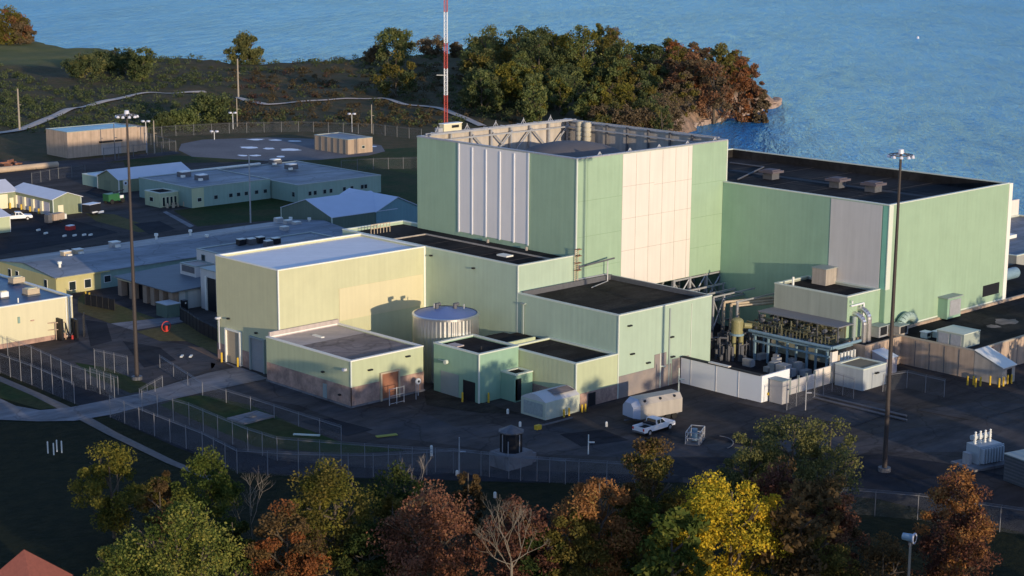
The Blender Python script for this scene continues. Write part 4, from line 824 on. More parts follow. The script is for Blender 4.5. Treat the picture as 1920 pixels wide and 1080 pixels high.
for k,x in enumerate((209.4,213.2,215.2,217.2,219.9,222.2)): win(e,'Y',308.3,x-.5,x+.5,1.3,2.2,TRIMD)
e2_ = bld('office_wing','right wing of the low teal office with paired dark windows','office building',224.0,247.0,299.0,330,0,3.9,TEAL,ROOFB,TRIMD,par=.12)
for x in (227.2,228.6,231.2,232.9,236.6,238.7,241.6,242.6): win(e2_,'Y',299.0,x-.45,x+.45,1.3,2.3,TRIMD)
win(e2_,'X',224.0,300.0,301.0,1.2,2.3,TRIMD)
MB().box(216,236,328.9,329.6,4.2,4.5).build('roof_rail',TRIMW,e)
p = bld('entrance_porch','pale green entrance porch with black flat top and glazed doors','porch',198.7,203.3,313.2,318.9,0,3.1,YG,ROOFK,TRIM,par=.1)
for k in range(4): win(p,'Y',313.2,199.3+k*.95,200.0+k*.95,.2,2.2,DOORC)
win(p,'X',198.7,315.6,317.0,1.0,2.0)
o=MB()
for k in range(9): o.cb(200.5+rnd.uniform(-1,4),311.8+rnd.uniform(-.5,.6),0,.35,.35,.7+rnd.random()*.4)
tag(o.build('step_railing',TANPIPE),'orange-tan step railings before the glazed entrance porch','railing')
for i,(px,py,lb) in enumerate(((345,327,'dark rooftop unit, left of the left pair on the low teal office'),(378,333,'dark rooftop unit, right of the left pair on the low teal office'),(516,304,'pale rooftop unit, left of the far pair on the low teal office'),(546,313,'pale rooftop unit, right of the far pair on the low teal office'))):
    q=at(px,py,4.6); u=E('rooftop_unit',lb,'rooftop unit',(q[0],q[1],4.2)); MB().cb(q[0],q[1],4.15,2.4,2.0,1.0).build('body',STEELD,u); MB().cb(q[0],q[1],5.15,2.0,1.6,.2).build('lid',WHITEP,u); MB().cb(q[0]-1.0,q[1]-1.1,4.15,.9,.5,.5).build('side_box',TRIMW,u)
# blue roof shed
e = gable('blue_roofed_shed','dark teal shed with a wide pale blue metal roof behind the cream hall','shed',201.5,217.4,258.5,274.4,4.5,7.0,'X',DKTEAL,ROOFMB,TRIM,.15)
e = gable('teal_shed_extension','blue-teal cross-gabled extension touching the tallest block','shed',212.2,222.8,258.4,273.0,4.5,6.75,'Y',mk('blue_teal',(.16,.30,.34),.6,streak=.06,var=.05,ribs=.1,ribp=.8),ROOFMB,None,.3)
# concrete store and hut
e = bld('concrete_store','tan concrete store with a teal roof, alone at the far left','building',223.6,243.8,394,404.5,0,6.6,PRECAST,ROOFT,TRIMD,par=.1)
MB().box(243.9,247.3,394.8,404.5,0,6.2).build('side_annex',PRECAST,e); onwallY(e,'canopy',394,232.6,239,3.2,3.6,BLACK,.8); onwallY(e,'pale_patch',394,233.2,239,0,3.1,mk('pale_precast',(.42,.37,.34),.9),.05)
e = bld('concrete_hut','small tan concrete hut with ribbed walls on the oval gravel pad','building',281.0,289.2,353.4,367.5,0,3.9,mk('hut_tan',(.42,.31,.22),.9,var=.1,streak=.2),ROOFB,TRIMD,par=.15)
for k in range(6): y=354.2+k*2.55; MB().box(280.75,281.0,y-.1,y+.1,0,3.8).build('rib',STEELD,e)
win(e,'Y',353.4,285.6,286.6,1.2,2.0)

# ------------------------------------------------------------------ white enclosure wall and yard
e = E('white_screen_wall','white panelled screen wall, lavender on its long side, before the pipe yard','wall',(172,140,0))
MB().box(171.7,172.0,133.0,146.2,0,3.5).build('long_panel',WHITEP,e)
MB().box(171.7,177.4,132.75,132.99,0,3.5).build('end_panel',WHITEP,e)
MB().box(171.6,172.3,133,146.2,3.5,3.62).build('coping',mk('black_coping',(.03,.03,.03),.8),e)
for y in (136.5,140.2,144.5): MB().box(171.66,171.7,y-.04,y+.04,0,3.5).build('joint_strip',LAV,e)
MB().box(171.6,172.2,138.2,141.5,3.62,3.75).build('white_coping',WHITE,e)
MB().tube((173.0,132.7,1.0),(173.0,132.5,1.0),.2,n=12).build('yellow_cap',YPAINT,e); MB().tube((174.2,132.7,.8),(174.2,132.5,.8),.2,n=12).build('yellow_cap',YPAINT,e)
e = E('grey_cabinet','tall grey cabinet standing at the end of the white screen wall','cabinet',(174.4,130.8,0)); MB().box(172.9,174.3,130.4,132.4,0,3.0).build('body',mk('cab_grey',(.4,.38,.37),.6),e); MB().box(172.8,174.4,130.3,132.5,3.0,3.1).build('lid',TRIMD,e)
e = E('low_white_wall','lower white panel wall right of the white screen wall','wall',(182,133,0))
for k in range(5): MB().box(177.5+k*1.75,177.5+k*1.75+1.6,132.6,132.8,0,1.9+(.5 if k>2 else 0)).build('panel',WHITE if k>2 else mk('dull_white',(.55,.52,.5),.6),e)
for k in range(6): MB().box(177.4+k*1.75,177.55+k*1.75,132.55,132.85,0,2.3).build('post',TRIMD,e)
e = E('white_door_pillar','narrow bright white door pillar among the pipes','pillar',(186.6,132.8,0)); MB().box(186.2,187.4,132.5,132.9,0,4.3).build('panel',WHITE,e); MB().box(187.5,187.9,132.5,132.9,0,3.6).build('side_panel',TANPIPE,e); MB().box(186.1,187.5,132.4,133.0,4.3,4.4).build('cap',BLACK,e)
e = E('pipe_yard_platform','blue-grey steel platform on columns in the yard by the grey-green block','steel platform',(191,141,0))
zb=3.6
mb=MB()
mb.box(188.3,188.7,134.4,147.6,zb,zb+.35).box(188.3,188.6,134.6,147.4,zb-.9,zb-.65).box(188.7,194.3,134.4,134.7,zb,zb+.35).box(190.4,190.6,134.8,147.4,zb,zb+.3)
mb.build('beam',BLUST,e)
for y in (135.0,138.3,141.6,144.9,147.2):
    for x in (188.5,190.5): MB().box(x-.13,x+.13,y-.13,y+.13,0,zb).build('column',BLUST,e)
mb=MB()
mb.tube((188.1,134.0,zb+.6),(188.1,148,zb+.6),.22,n=10).tube((188.1,134.0,zb+.6),(194.6,134.0,zb+.6),.22,n=10).build('pipe',BLUST,e)
for k in range(7): MB().box(189.8+k*.75,190.1+k*.75,133.6,133.9,1.4,3.3).build('stub',TRIMW,e)
e = E('canopy_rack','grey canopy over a dense rack of olive pipes against the grey-green block','pipe rack',(193,142,0))
MB().box(190.9,194.35,135.0,148.8,6.3,6.45).build('canopy',mk('canopy_grey',(.20,.20,.21),.7,var=.08),e)
for y in (135.2,138.6,142,145.4,148.6): MB().box(190.95,191.1,y-.08,y+.08,0,6.3).build('post',STEELD,e)
mb=MB()
r2=random.Random(3)
for k in range(120):
    x=r2.uniform(189.4,193.9); y=r2.uniform(135.6,148.6); z=r2.uniform(3.7,5.6); L_=r2.uniform(.5,2.4); dr=r2.choice([(1,0,0),(0,1,0),(0,0,1),(0,1,0)])
    mb.tube((x,y,z),(x+dr[0]*L_,y+dr[1]*L_,min(z+dr[2]*L_,6.2)),r2.uniform(.05,.17),n=6)
mb.build('pipework',OLIVE,e)
mb=MB()
for k in range(60):
    x=r2.uniform(189.4,193.9); y=r2.uniform(135.6,148.6); z=r2.uniform(3.8,6.0); MB().tube((x,y,z),(x+r2.choice((-.5,.5)),y,z+.02),r2.uniform(.12,.28),n=10).build('valve',STEELD,e)
mb=MB()
for k in range(22): y=135.6+k*.6; mb.tube((189.6,y,3.9),(189.6,y,5.0+.3*math.sin(k)),.06,n=5).tube((189.6,y,5.0),(190.5,y+.5,4.0),.05,n=5)
mb.tube((189.6,135.4,5.0),(189.6,148.8,5.0),.05,n=5).build('rail',OLIVE,e)
e = E('yard_machinery','dark cluster of pumps and vertical pipes in the shaded pipe yard','machinery',(191,153,0))
mb=MB()
for k in range(90):
    x=r2.uniform(184.5,197); y=r2.uniform(148,160) if x>189 else r2.uniform(147,156); h=r2.uniform(.8,3.6); mb.tube((x,y,0),(x,y,h),r2.uniform(.08,.3),n=7)
    if k%2: mb.tube((x,y,h),(x+r2.uniform(-2,2),y+r2.uniform(-2,2),h),r2.uniform(.06,.15),n=6)
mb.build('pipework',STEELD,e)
mb=MB()
for k in range(16): x=r2.uniform(183,190); y=r2.uniform(137,150); MB().cb(x,y,0,r2.uniform(.6,1.6),r2.uniform(.6,1.6),r2.uniform(.6,1.8)).build('pump_casing',STEEL,e)
e = E('yellow_vessel','tall olive-yellow vessel with a domed hood in the pipe yard','vessel',(188.2,149.6,0))
MB().tube((188.4,149.6,0),(188.4,149.6,3.2),.35,n=14).tube((187.6,150.2,0),(187.6,150.2,3.2),.3,n=14).build('pipe',YPIPE,e)
MB().tube((188.0,150,3.2),(188.0,150,3.5),1.0,n=18).build('collar',BLUST,e); MB().tube((188.0,150,3.5),(188.0,150,5.2),.85,n=18).dome((188,150,5.2),.85,18,5,.6).build('hood',YPIPE,e); MB().tube((188.6,149.4,4.6),(190.6,148.4,4.3),.4,n=10).build('side_duct',YPIPE,e)
e = E('tan_pipe_bridge','tan insulated pipes bending over a steel trestle beside the overhang','pipe bridge',(197,155,0))
for q in range(3):
    MB().path([(192.6+q*.5,156.2-q*.9,2.2),(192.6+q*.5,156.2-q*.9,6.2-q*.2),(200.6,152.6-q*.9,6.4-q*.2)],.2,10).build('pipe',TANPIPE,e)
mb=MB()
for x,y in ((191.6,157.4),(194,157.4),(191.6,153),(200.9,151)): mb.box(x-.12,x+.12,y-.12,y+.12,0,6.8)
mb.box(191.5,201,157.3,157.5,6.8,7.0).box(191.5,201,153,153.2,6.8,7.0).tube((191.6,157.4,2),(194,157.4,6.5),.09,n=5).tube((194,157.4,2),(191.6,157.4,6.5),.09,n=5).build('trestle',STEEL,e)
e = E('upper_pipe_bridge','steel beams running from the overhang to the big green wall','pipe bridge',(198,161,0))
mb=MB()
for y,z in ((163.8,6.4),(161.8,5.9),(160.2,5.3)): mb.box(190.5,202,y-.1,y+.1,z,z+.25)
for x in (193,196,199,201.6): mb.box(x-.08,x+.08,160.1,163.9,5.6,5.75); mb.box(x-.1,x+.1,163.7,163.9,0,6.4)
mb.build('beam',STEEL,e)
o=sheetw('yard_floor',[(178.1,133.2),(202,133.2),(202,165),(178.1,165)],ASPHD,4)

# containers, trailer, guard tower and the like
def oE(name,label,cat,px,py,ang,group=None):
    q=at(px,py); return E(name,label,cat,(q[0],q[1],0),group,ang)
e = E('domed_container','pale container with a curved brown-patched roof by the brick foot','container',(149,147.5,0))
x0,x1,y0,y1=146.0,152.0,145.7,150.0
MB().box(x0,x1,y0,y1,0,2.2).build('body',mk('cont_pale',(.50,.53,.42),.6,var=.05,streak=.1),e)
mb=MB(); P=[]; n=10
for x in (x0,x1):
    for k in range(n+1):
        t_=k/n; P.append((x,y0+(y1-y0)*t_,2.2+.75*math.sin(math.pi*t_)))
F=[tuple(range(n,-1,-1)),tuple(range(n+1,2*n+2))]+[(k,k+1,n+2+k,n+1+k) for k in range(n)]
mb.add(P,F).build('arched_roof',mk('roof_pale',(.58,.56,.54),.6,var=.06),e)
MB().add([(x0+2.2,y0+.5,2.74),(x1-.3,y0+.5,2.74),(x1-.3,y0+2.0,3.02),(x0+2.2,y0+2.0,3.02)],[(0,1,2,3)]).build('roof_patch',ROOFPD,e)
MB().box(x0-.05,x0,y0+.5,y1-.5,.3,1.9).build('mesh_panel',mk('cont_grey',(.33,.37,.35),.6,var=.2,scale=3),e)
for i,(x,y) in enumerate(((148.7,145.2),(149.6,145.2),(151.9,145.2),(152.5,145.2))): tag(MB().tube((x,y,0),(x,y,1.0),.12,n=8).build('bollard',YPAINT),'short yellow bollard against the domed container','bollard','bollards at the domed container')
# box trailer
ta=-0.17
e = oE('tank_trailer','white tanker trailer with sloping shoulders and tapered nose parked behind the white pickup','trailer',1224,786,ta)
prof=[(-1.35,.75),(1.35,.75),(1.35,2.5),(.8,3.15),(-.8,3.15),(-1.35,2.5)]
mb=MB(); P=[(-3.0,y,z) for y,z in prof]+[(3.5,y,z) for y,z in prof]; mb.add(P,[tuple(range(5,-1,-1)),tuple(range(6,12))]+[(i,(i+1)%6,6+(i+1)%6,6+i) for i in range(6)]); mb.build('body',mk('trailer_white',(.40,.36,.31),.5,var=.1,streak=.15),e,local=True)
mb=MB(); P=[(-3.0,y,z) for y,z in prof]+[(-3.9,y*.75,.95+(z-.75)*.72) for y,z in prof]; mb.add(P,[tuple(range(6,12))]+[(i,6+i,6+(i+1)%6,(i+1)%6) for i in range(6)]); mb.build('nose',mk('trailer_grey',(.42,.44,.5),.4),e,local=True)
for x in (-2.2,.2,2.4): MB().tube((x,-1.0,2.78),(x,-1.2,2.95),.16,n=10).build('roof_vent',BLACK,e,local=True)
for x in (1.4,2.4):
    for y in (-1.1,1.1): MB().tube((x,y-.12,.42),(x,y+.12,.42),.42,n=16).build('wheel',RUBBER,e,local=True)
MB().box(-3.2,3.2,-1.0,1.0,.5,.74).box(-4.4,-3.2,-.1,.1,.5,.62).build('chassis',STEELD,e,local=True)

def pickup(name,label,px,py,ang):
    q=at(px,py); e=E(name,label,'pickup truck',(q[0],q[1],0),None,ang)
    W=.95; mb=MB()
    side=[(-2.85,.45),(2.75,.45),(2.85,.75),(2.8,1.02),(1.45,1.15),(-.2,1.15),(-.2,1.12),(-2.85,1.12)]
    def ext(pts,w,mb):
        n=len(pts); mb.add([(x,-w,z) for x,z in pts]+[(x,w,z) for x,z in pts],[tuple(range(n)),tuple(range(2*n-1,n-1,-1))]+[(i,n+i,n+(i+1)%n,(i+1)%n) for i in range(n)])
    # lower body, then hollow bed
    ext([(-2.85,.5),(2.75,.5),(2.85,.78),(2.78,1.0),(1.4,1.12),(-.55,1.12),(-.55,.75),(-2.85,.75)],W,mb)
    mb.box(-2.85,-.55,-W,-W+.08,.75,1.15).box(-2.85,-.55,W-.08,W,.75,1.15).box(-2.85,-2.77,-W+.08,W-.08,.75,1.15)
    mb.build('body',WHITEP,e,local=True)
    cab=[(-.55,1.12),(1.35,1.12),(.65,1.72),(-.45,1.76)]; mb=MB(); n=4; w0,w1=.9,.74
    P=[(x,-(w0 if z<1.5 else w1),z) for x,z in cab]+[(x,(w0 if z<1.5 else w1),z) for x,z in cab]
    mb.add(P,[(0,1,2,3),(7,6,5,4)]+[(i,4+i,4+(i+1)%4,(i+1)%4) for i in range(4)]); mb.build('cab',WHITEP,e,local=True)
    g=MB()
    for s in (-1,1):
        for a,b in ((-.4,.15),(.25,1.0)):
            t0=1.18; t1=1.64
            xs=[a,b,min(b,b-.35 if b>.9 else b),a]; g.add([(a,s*.905,t0),(b,s*.905,t0),(b-(.42 if b>.9 else 0),s*.785,t1),(a,s*.785,t1)],[(0,1,2,3)])
    g.add([(1.33,-.78,1.17),(1.33,.78,1.17),(.74,.66,1.67),(.74,-.66,1.67)],[(0,1,2,3)]).add([(-.565,-.75,1.2),(-.565,.75,1.2),(-.475,.65,1.68),(-.475,-.65,1.68)],[(0,1,2,3)]); 
    g.build('window',GLASS,e,local=True)
    for x in (-1.85,1.85):
        for s in (-1,1):
            wv=MB().tube((x,s*(W-.22),.4),(x,s*(W+.02),.4),.4,n=18).build('wheel',RUBBER,e,local=True)
            c=MB().tube((0,s*.0,0),(0,s*.05,0),.2,n=12); c.v=[(a+x,b+s*(W+.0),c_+.4) for a,b,c_ in c.v]; c.build('rim',STEEL,wv,local=True)
    MB().box(-2.7,-.62,-W+.1,W-.1,.76,.78).build('bed_liner',BLACK,e,local=True); MB().box(2.78,2.92,-.9,.9,.45,.65).box(-2.98,-2.85,-.9,.9,.45,.62).build('bumper',STEELD,e,local=True)
    MB().box(2.8,2.86,.55,.88,.74,.92).build('headlight',LAMPG,e,local=True); MB().box(2.8,2.86,-.88,-.55,.74,.92).build('headlight',LAMPG,e,local=True)
    MB().box(-2.88,-2.84,.72,.93,.75,1.05).build('tail_light',RED,e,local=True); MB().box(-2.88,-2.84,-.93,-.72,.75,1.05).build('tail_light',RED,e,local=True)
    MB().box(-1.1,-.7,-.85,.85,1.12,1.35).build('tool_box',BLACK,e,local=True)
    return e
pickup('pickup_truck','white pickup parked beside the tanker trailer on the yard road',1226,809,0.02)
pickup('pickup_truck','white pickup beside the pale green shed at the left edge',33,413,-0.35)
# cart, generator, red skip, green loader
e=oE('black_trailer','black box trailer with white fenders at the sage garage corner','trailer',172,402,.3)
MB().box(-1.6,1.6,-1,1,.6,2.2).build('box',BLACK,e,local=True); MB().box(-1.65,1.65,-1.05,1.05,2.2,2.3).build('roof',LAMPG,e,local=True); MB().box(-1.0,.4,-1.3,-1,.5,.75).box(.8,2.2,-1.3,-.9,.2,.6).build('fender',WHITEP,e,local=True)
for x in (-.6,.2): MB().tube((x,-1.2,.35),(x,-1.0,.35),.35,n=12).build('wheel',RUBBER,e,local=True)
e=oE('generator_trailer','tan generator trailer in the dark parking lot','generator',108,417,.2)
MB().box(-1.6,1.2,-.8,.8,.6,1.9).build('housing',PRECAST,e,local=True); MB().box(1.2,1.8,-.7,.7,.6,1.6).build('front_panel',TRIMW,e,local=True); MB().tube((0,-.9,.35),(0,-.7,.35),.35,n=12).build('wheel',RUBBER,e,local=True); MB().box(-2.8,-1.8,-.6,.6,.3,1.9).build('side_rack',STEELD,e,local=True)
e=oE('red_crate','small red crate with a white top in the dark parking lot','crate',132,431,.2); MB().box(-.8,.8,-.6,.6,0,.8).build('box',RED,e,local=True); MB().box(-.7,.7,-.5,.5,.8,.95).build('top',WHITEP,e,local=True)
e=oE('green_loader','dark green loader parked by the gabled shed','loader',216,380,.1)
MB().box(-2.4,.4,-1,1,.6,2.1).build('body',DKGREEN,e,local=True); MB().box(.4,1.8,-.9,.9,.5,1.5).build('hood',DKGREEN,e,local=True); MB().tube((-.4,0,2.2),(2.6,.3,2.5),.12,n=6).build('boom',BLACK,e,local=True)
for x in (-1.6,1.2):
    for s in (-1,1): MB().tube((x,s*.9,.5),(x,s*1.2,.5),.5,n=14).build('wheel',RUBBER,e,local=True)
MB().box(.6,1.5,-1.0,-.9,1.0,1.6).box(1.8,1.86,-.8,.8,.4,.9).build('panel',WHITEP,e,local=True)
for i,(px,py) in enumerate(((72,433),(86,439),(121,444),(140,443),(158,442),(170,442))):
    q=at(px,py); tag(MB().cb(q[0],q[1],0,.9,.35,.35,.4).build('wheel_stop',TRIMW),'low white wheel stop scattered on the dark parking lot','wheel stop','wheel stops on the parking lot')
# guard tower
e=oE('guard_tower','dark bullet-proof guard box on a grey plinth inside the front fence','guard tower',958,872,0)
MB().box(-1.9,1.9,-1.5,1.5,0,1.7).build('plinth',CONCL,e,local=True)
P=[(1.35*math.cos(math.pi/8+k*math.pi/4),1.35*math.sin(math.pi/8+k*math.pi/4)) for k in range(8)]
MB().prism(P,1.7,3.9).build('cabin',BLACK,e,local=True); MB().prism([(x*1.12,y*1.12) for x,y in P],3.9,4.05).add([(x*1.05,y*1.05,4.05) for x,y in P]+[(0,0,4.7)],[(k,(k+1)%8,8) for k in range(8)]).build('roof',STEELD,e,local=True)
MB().box(-.04,.04,-1.4,-1.3,1.8,3.8).build('window_post',STEEL,e,local=True); MB().box(-1.36,-1.28,-.04,.04,1.8,3.8).build('window_post',STEEL,e,local=True); MB().tube((-1.8,-1.4,0),(-1.8,-1.4,3.4),.05,n=5).build('pole',STEEL,e,local=True)
MB().box(1.9,3.0,-1.0,.8,0,1.1).build('side_block',CONCL,e,local=True)
# skid
e=oE('pipe_skid','grey pipe skid with a hand rail beside the white pickup','machinery',1303,828,0.5)
mb=MB()
for x in (-1.6,-.5,.6,1.6):
    for y in (-.8,.8): mb.tube((x,y,0),(x,y,1.5),.06,n=5)
for z in (.8,1.5):
    for y in (-.8,.8): mb.tube((-1.6,y,z),(1.6,y,z),.06,n=5)
    for x in (-1.6,1.6): mb.tube((x,-.8,z),(x,.8,z),.06,n=5)
mb.build('rail',STEEL,e,local=True); MB().tube((-.4,0,.3),(-.4,0,1.7),.35,n=12).tube((.4,.2,.3),(.4,.2,1.4),.3,n=12).build('vessel',BLUST,e,local=True); MB().box(-1.7,1.7,-.9,.9,.0,.15).build('base',STEELD,e,local=True)
tag(MB().path([(*at(1335+40*math.cos(a_),832-14*math.sin(a_))[:2],.1) for a_ in np.linspace(-.8,1.2,9)],.07,6).build('hose',STEELD),'curved dark hose lying right of the pipe skid','hose')
# transformer
e=oE('power_transformer','light grey transformer with tall white bushings at the right edge','transformer',1843,868,-.25)
tw=mk('transformer_grey',(.42,.46,.48),.5,var=.08)
MB().box(-1.7,1.7,-1.0,1.0,.3,2.4).build('tank',tw,e,local=True)
for k in range(8): MB().box(-1.5+k*.42,-1.32+k*.42,-1.55,-1.0,.5,2.2).build('radiator_fin',tw,e,local=True)
for k in range(5): MB().box(1.7,2.2,-.9+k*.42,-.75+k*.42,.5,2.2).build('radiator_fin',tw,e,local=True)
for k,x in enumerate((-1.3,-.55,.2,.95)):
    b_=MB()
    for j in range(5): b_.tube((x,.1,2.4+j*.26),(x,.1,2.52+j*.26),.16,n=10).tube((x,.1,2.52+j*.26),(x,.1,2.66+j*.26),.09,n=10)
    b_.dome((x,.1,3.72),.14,10,3).build('bushing',TRIMW,e,local=True)
MB().tube((-1.4,.6,3.0),(1.4,.6,3.0),.3,n=12).tube((-1.0,.6,2.4),(-1.0,.6,3),.08).tube((1.0,.6,2.4),(1.0,.6,3),.08).build('conservator',tw,e,local=True); MB().box(-3.4,2.4,-2.2,1.6,0,.28).build('pad',CONCL,e,local=True); MB().box(-2.7,-2.2,-.5,.5,.28,1.6).build('control_box',STEEL,e,local=True)
e=oE('switchgear_enclosure','dark louvred switchgear enclosure at the lower right edge','enclosure',1950,905,-.25)
MB().box(-3,6,-2.5,2.5,0,3.0).build('body',mk('switch_dark',(.08,.09,.10),.6,var=.1),e,local=True)
for k in range(7): MB().box(-3.05,-3.0,-2.4,2.4,.3+k*.38,.45+k*.38).box(-2.9,6,-2.56,-2.5,.3+k*.38,.45+k*.38).build('louvre',STEELD,e,local=True)
MB().box(-3.1,6,-2.6,2.6,3.0,3.12).build('lid',TRIMD,e,local=True)
for k in range(4): MB().tube((-2+k*1.2,0,3.1),(-2+k*1.2,0,3.9),.2,n=8).build('roof_fitting',TRIMW,e,local=True)
# siren
e=E('warning_siren','blue siren horn on a pole at the lower right','siren',(*at(1708,1005,9.5)[:2],0)); q=e.location
MB().tube((q[0],q[1],-2),(q[0],q[1],9.0),.13,.1,n=10).build('pole',WOOD,e)
d=Vector((.2,-.96,.0)).normalized(); a=Vector((q[0],q[1],9.35)); 
mb=MB().tube(a-d*.7,a+d*.1,.3,.34,n=18).tube(a+d*.1,a+d*.3,.34,.46,n=18); mb.build('horn',mk('siren_blue',(.22,.33,.42),.4),e); MB().tube(a+d*.28,a+d*.36,.48,.48,n=20).build('rim',LAMPG,e); MB().tube(a+d*.36,a+d*.38,.3,.3,n=20).build('mouth',BLACK,e)
MB().tube((q[0],q[1],8.7),(q[0],q[1],9.2),.2,n=10).build('mount',STEELD,e)
# red roof in the corner
q=at(45,1030,6.2); e=E('pyramid_roofed_kiosk','kiosk with a steep red-brown pyramid roof at the lower left corner','kiosk',(q[0],q[1],0),None,.45)
MB().box(-2.4,2.4,-2.4,2.4,-1,3.4).build('wall',PRECAST,e,local=True); MB().add([(-2.9,-2.9,3.2),(2.9,-2.9,3.2),(2.9,2.9,3.2),(-2.9,2.9,3.2),(0,0,6.2)],[(0,1,4),(1,2,4),(2,3,4),(3,0,4),(3,2,1,0)]).build('roof',BRICKROOF,e,local=True)
# small ground things
for i,(px,py) in enumerate(((90,850),(101,853),(107,847),(116,849))):
    q=at(px,py); tag(MB().tube((q[0],q[1],0),(q[0],q[1],1.35),.08,n=8).dome((q[0],q[1],1.35),.08,8,3).build('marker_post',TRIMW),'thin pale marker post standing on the dark lower-left lawn','post','marker posts on the lower-left lawn')
e=E('concrete_slab','flat brown-grey concrete slab lying on the lawn inside the fence','slab',(*at(470,785)[:2],0)); q=e.location; MB().cb(q[0],q[1],.02,4.6,3.4,.22,.05).build('slab',CONCL,e); MB().cb(q[0],q[1],.24,1.2,.8,.12,.05).build('hatch',STEELD,e)
tag(MB().cb(*at(725,818)[:2],.06,2.6,.7,.08,-.35).build('speed_bump',mk('faded_yellow',(.34,.33,.07),.8)),'faded yellow speed bump on the yard road','speed bump')
tag(MB().cb(*at(575,817)[:2],.06,3.2,.4,.12,-.9).build('concrete_beam',TRIM),'pale concrete beam lying on the lawn inside the fence','beam')
tag(MB().path([(*at(1430+i*30,714+i*9)[:2],.25) for i in range(4)] ,.05,6).build('rail_stub',STEELD),'dark rail stub near the grey cabinet','rail') if False else None
for k in range(2):
    a_=at(1525,741+k*7); b_=at(1700,783+k*8); tag(MB().tube((a_[0],a_[1],.2),(b_[0],b_[1],.2),.16,n=8).build('ground_pipe',STEELD),('upper' if k==0 else 'lower')+' of two long dark pipes lying on the gravel strip','pipe')
for i,(px,py,c) in enumerate(((975,800,TRIMW),(1137,800,TRIMW),(952,776,TRIMW),(857,892,TRIMW),(928,933,TRIMW),(809,845,TRIMW),(809,855,TRIMW))):
    q=at(px,py); tag(MB().tube((q[0],q[1],0),(q[0],q[1],.5),.16,n=8).dome((q[0],q[1],.5),.16,8,3).build('yard_marker',c),'small white marker standing on the yard asphalt','marker','white markers on the yard asphalt')
o=oE('barrier','black-and-yellow barrier bar lying by the domed container','barrier',1040,797,-.02); MB().box(-3,3,-.1,.1,.3,.45).build('bar',STEELD,o,local=True); MB().box(-3.2,-2.4,-.25,.25,0,.55).build('foot',YPAINT,o,local=True)
for i,(px,py,lb) in enumerate(((867,754,'yellow bollard before the dark doorway of the small green building'),(916,755,'yellow bollard right of the small green building corner'))):
    q=at(px,py); tag(MB().tube((q[0],q[1],0),(q[0],q[1],1.2),.13,n=8).dome((q[0],q[1],1.2),.13,8,3).build('bollard',YPAINT),lb,'bollard')
for i,(px,py) in enumerate(((161,563),(168,565))):
    q=at(px,py); tag(MB().tube((q[0],q[1],0),(q[0],q[1],1.3),.17,n=8).dome((q[0],q[1],1.3),.17,8,3).build('bollard',YPAINT),('left' if i==0 else 'right')+' yellow bollard of the pair on the lawn by the cream building','bollard','bollards on the lawn by the cream building')
e=oE('red_hose_reel','red wheel-shaped hose reel on the sunlit lawn by the drive','hose reel',312,622,0)
n=18; MB().path([(.75*math.cos(2*math.pi*k/n),0,.8+.75*math.sin(2*math.pi*k/n)) for k in range(n+1)],.06,6).build('wheel',RED,e,local=True); MB().box(-.15,.15,-.15,.15,0,.9).build('hydrant',RED,e,local=True)
e=oE('dark_bin_enclosure','dark enclosure box with a grey lid by the slate-roofed building','bin enclosure',316,592,0); MB().box(-1.2,1.2,-1.5,1.5,0,2.0).build('box',DKTEAL,e,local=True); MB().box(-1.3,1.3,-1.6,1.6,2.0,2.1).build('lid',STEEL,e,local=True)
e=oE('black_cabinet','tall black cabinet beside the pale wall under the slate roof','cabinet',346,590,0); MB().box(-.4,.4,-.4,.4,0,2.3).build('body',BLACK,e,local=True); MB().tube((0,-.42,1.9),(0,-.4,1.9),.12,n=8).build('dial',WHITEP,e,local=True)
for i,(px,py) in enumerate(((341,669),(358,669))): q=at(px,py); tag(MB().cb(q[0],q[1],.05,1.1,.35,.12,.8).build('road_stud',TRIMW),('left' if i==0 else 'right')+' white block on the drive before the cream hall','block')
# equipment alongside cream building
e=oE('tall_dark_cage','dark tall cage with hoses at the right end of the cream building','cage',132,636,0)
MB().box(-1.5,-1.2,-.3,1.2,0,3.2).build('frame_side',BLACK,e,local=True); MB().box(.9,1.2,-.3,1.2,0,2.8).build('frame_side',BLACK,e,local=True); MB().path([(-.9,-.4,2.6),(-.6,-.4,1.2),(-.1,-.4,.6),(.3,-.4,1.1),(.6,-.4,2.6)],.12,8).build('hose',BLACK,e,local=True); MB().tube((.1,-.5,.1),(.1,-.5,.7),.2,n=10).build('red_cap',RED,e,local=True)
e=oE('dark_gate_frame','dark mesh gate frame right of the cream building','gate',158,628,1.0); MB().box(-1.4,1.4,-.05,.05,.1,2.8).build('gate_panel',CHAIN,e,local=True)
for x in (-1.4,-.5,.5,1.4): MB().box(x-.07,x+.07,-.08,.08,0,3.0).build('post',BLACK,e,local=True)
e=oE('tan_railing','tan pipe railing standing before the cream wall at the left edge','railing',70,640,-.45)
for x in np.linspace(-4,4,7): MB().box(x-.06,x+.06,-.06,.06,0,2.6).build('upright',PRECAST,e,local=True)
MB().box(-4,4,-.05,.05,2.5,2.65).box(-4,4,-.05,.05,1.5,1.6).build('rail',PRECAST,e,local=True); MB().box(-4.8,-4,-.3,.3,0,2.7).build('dark_board',BLACK,e,local=True)

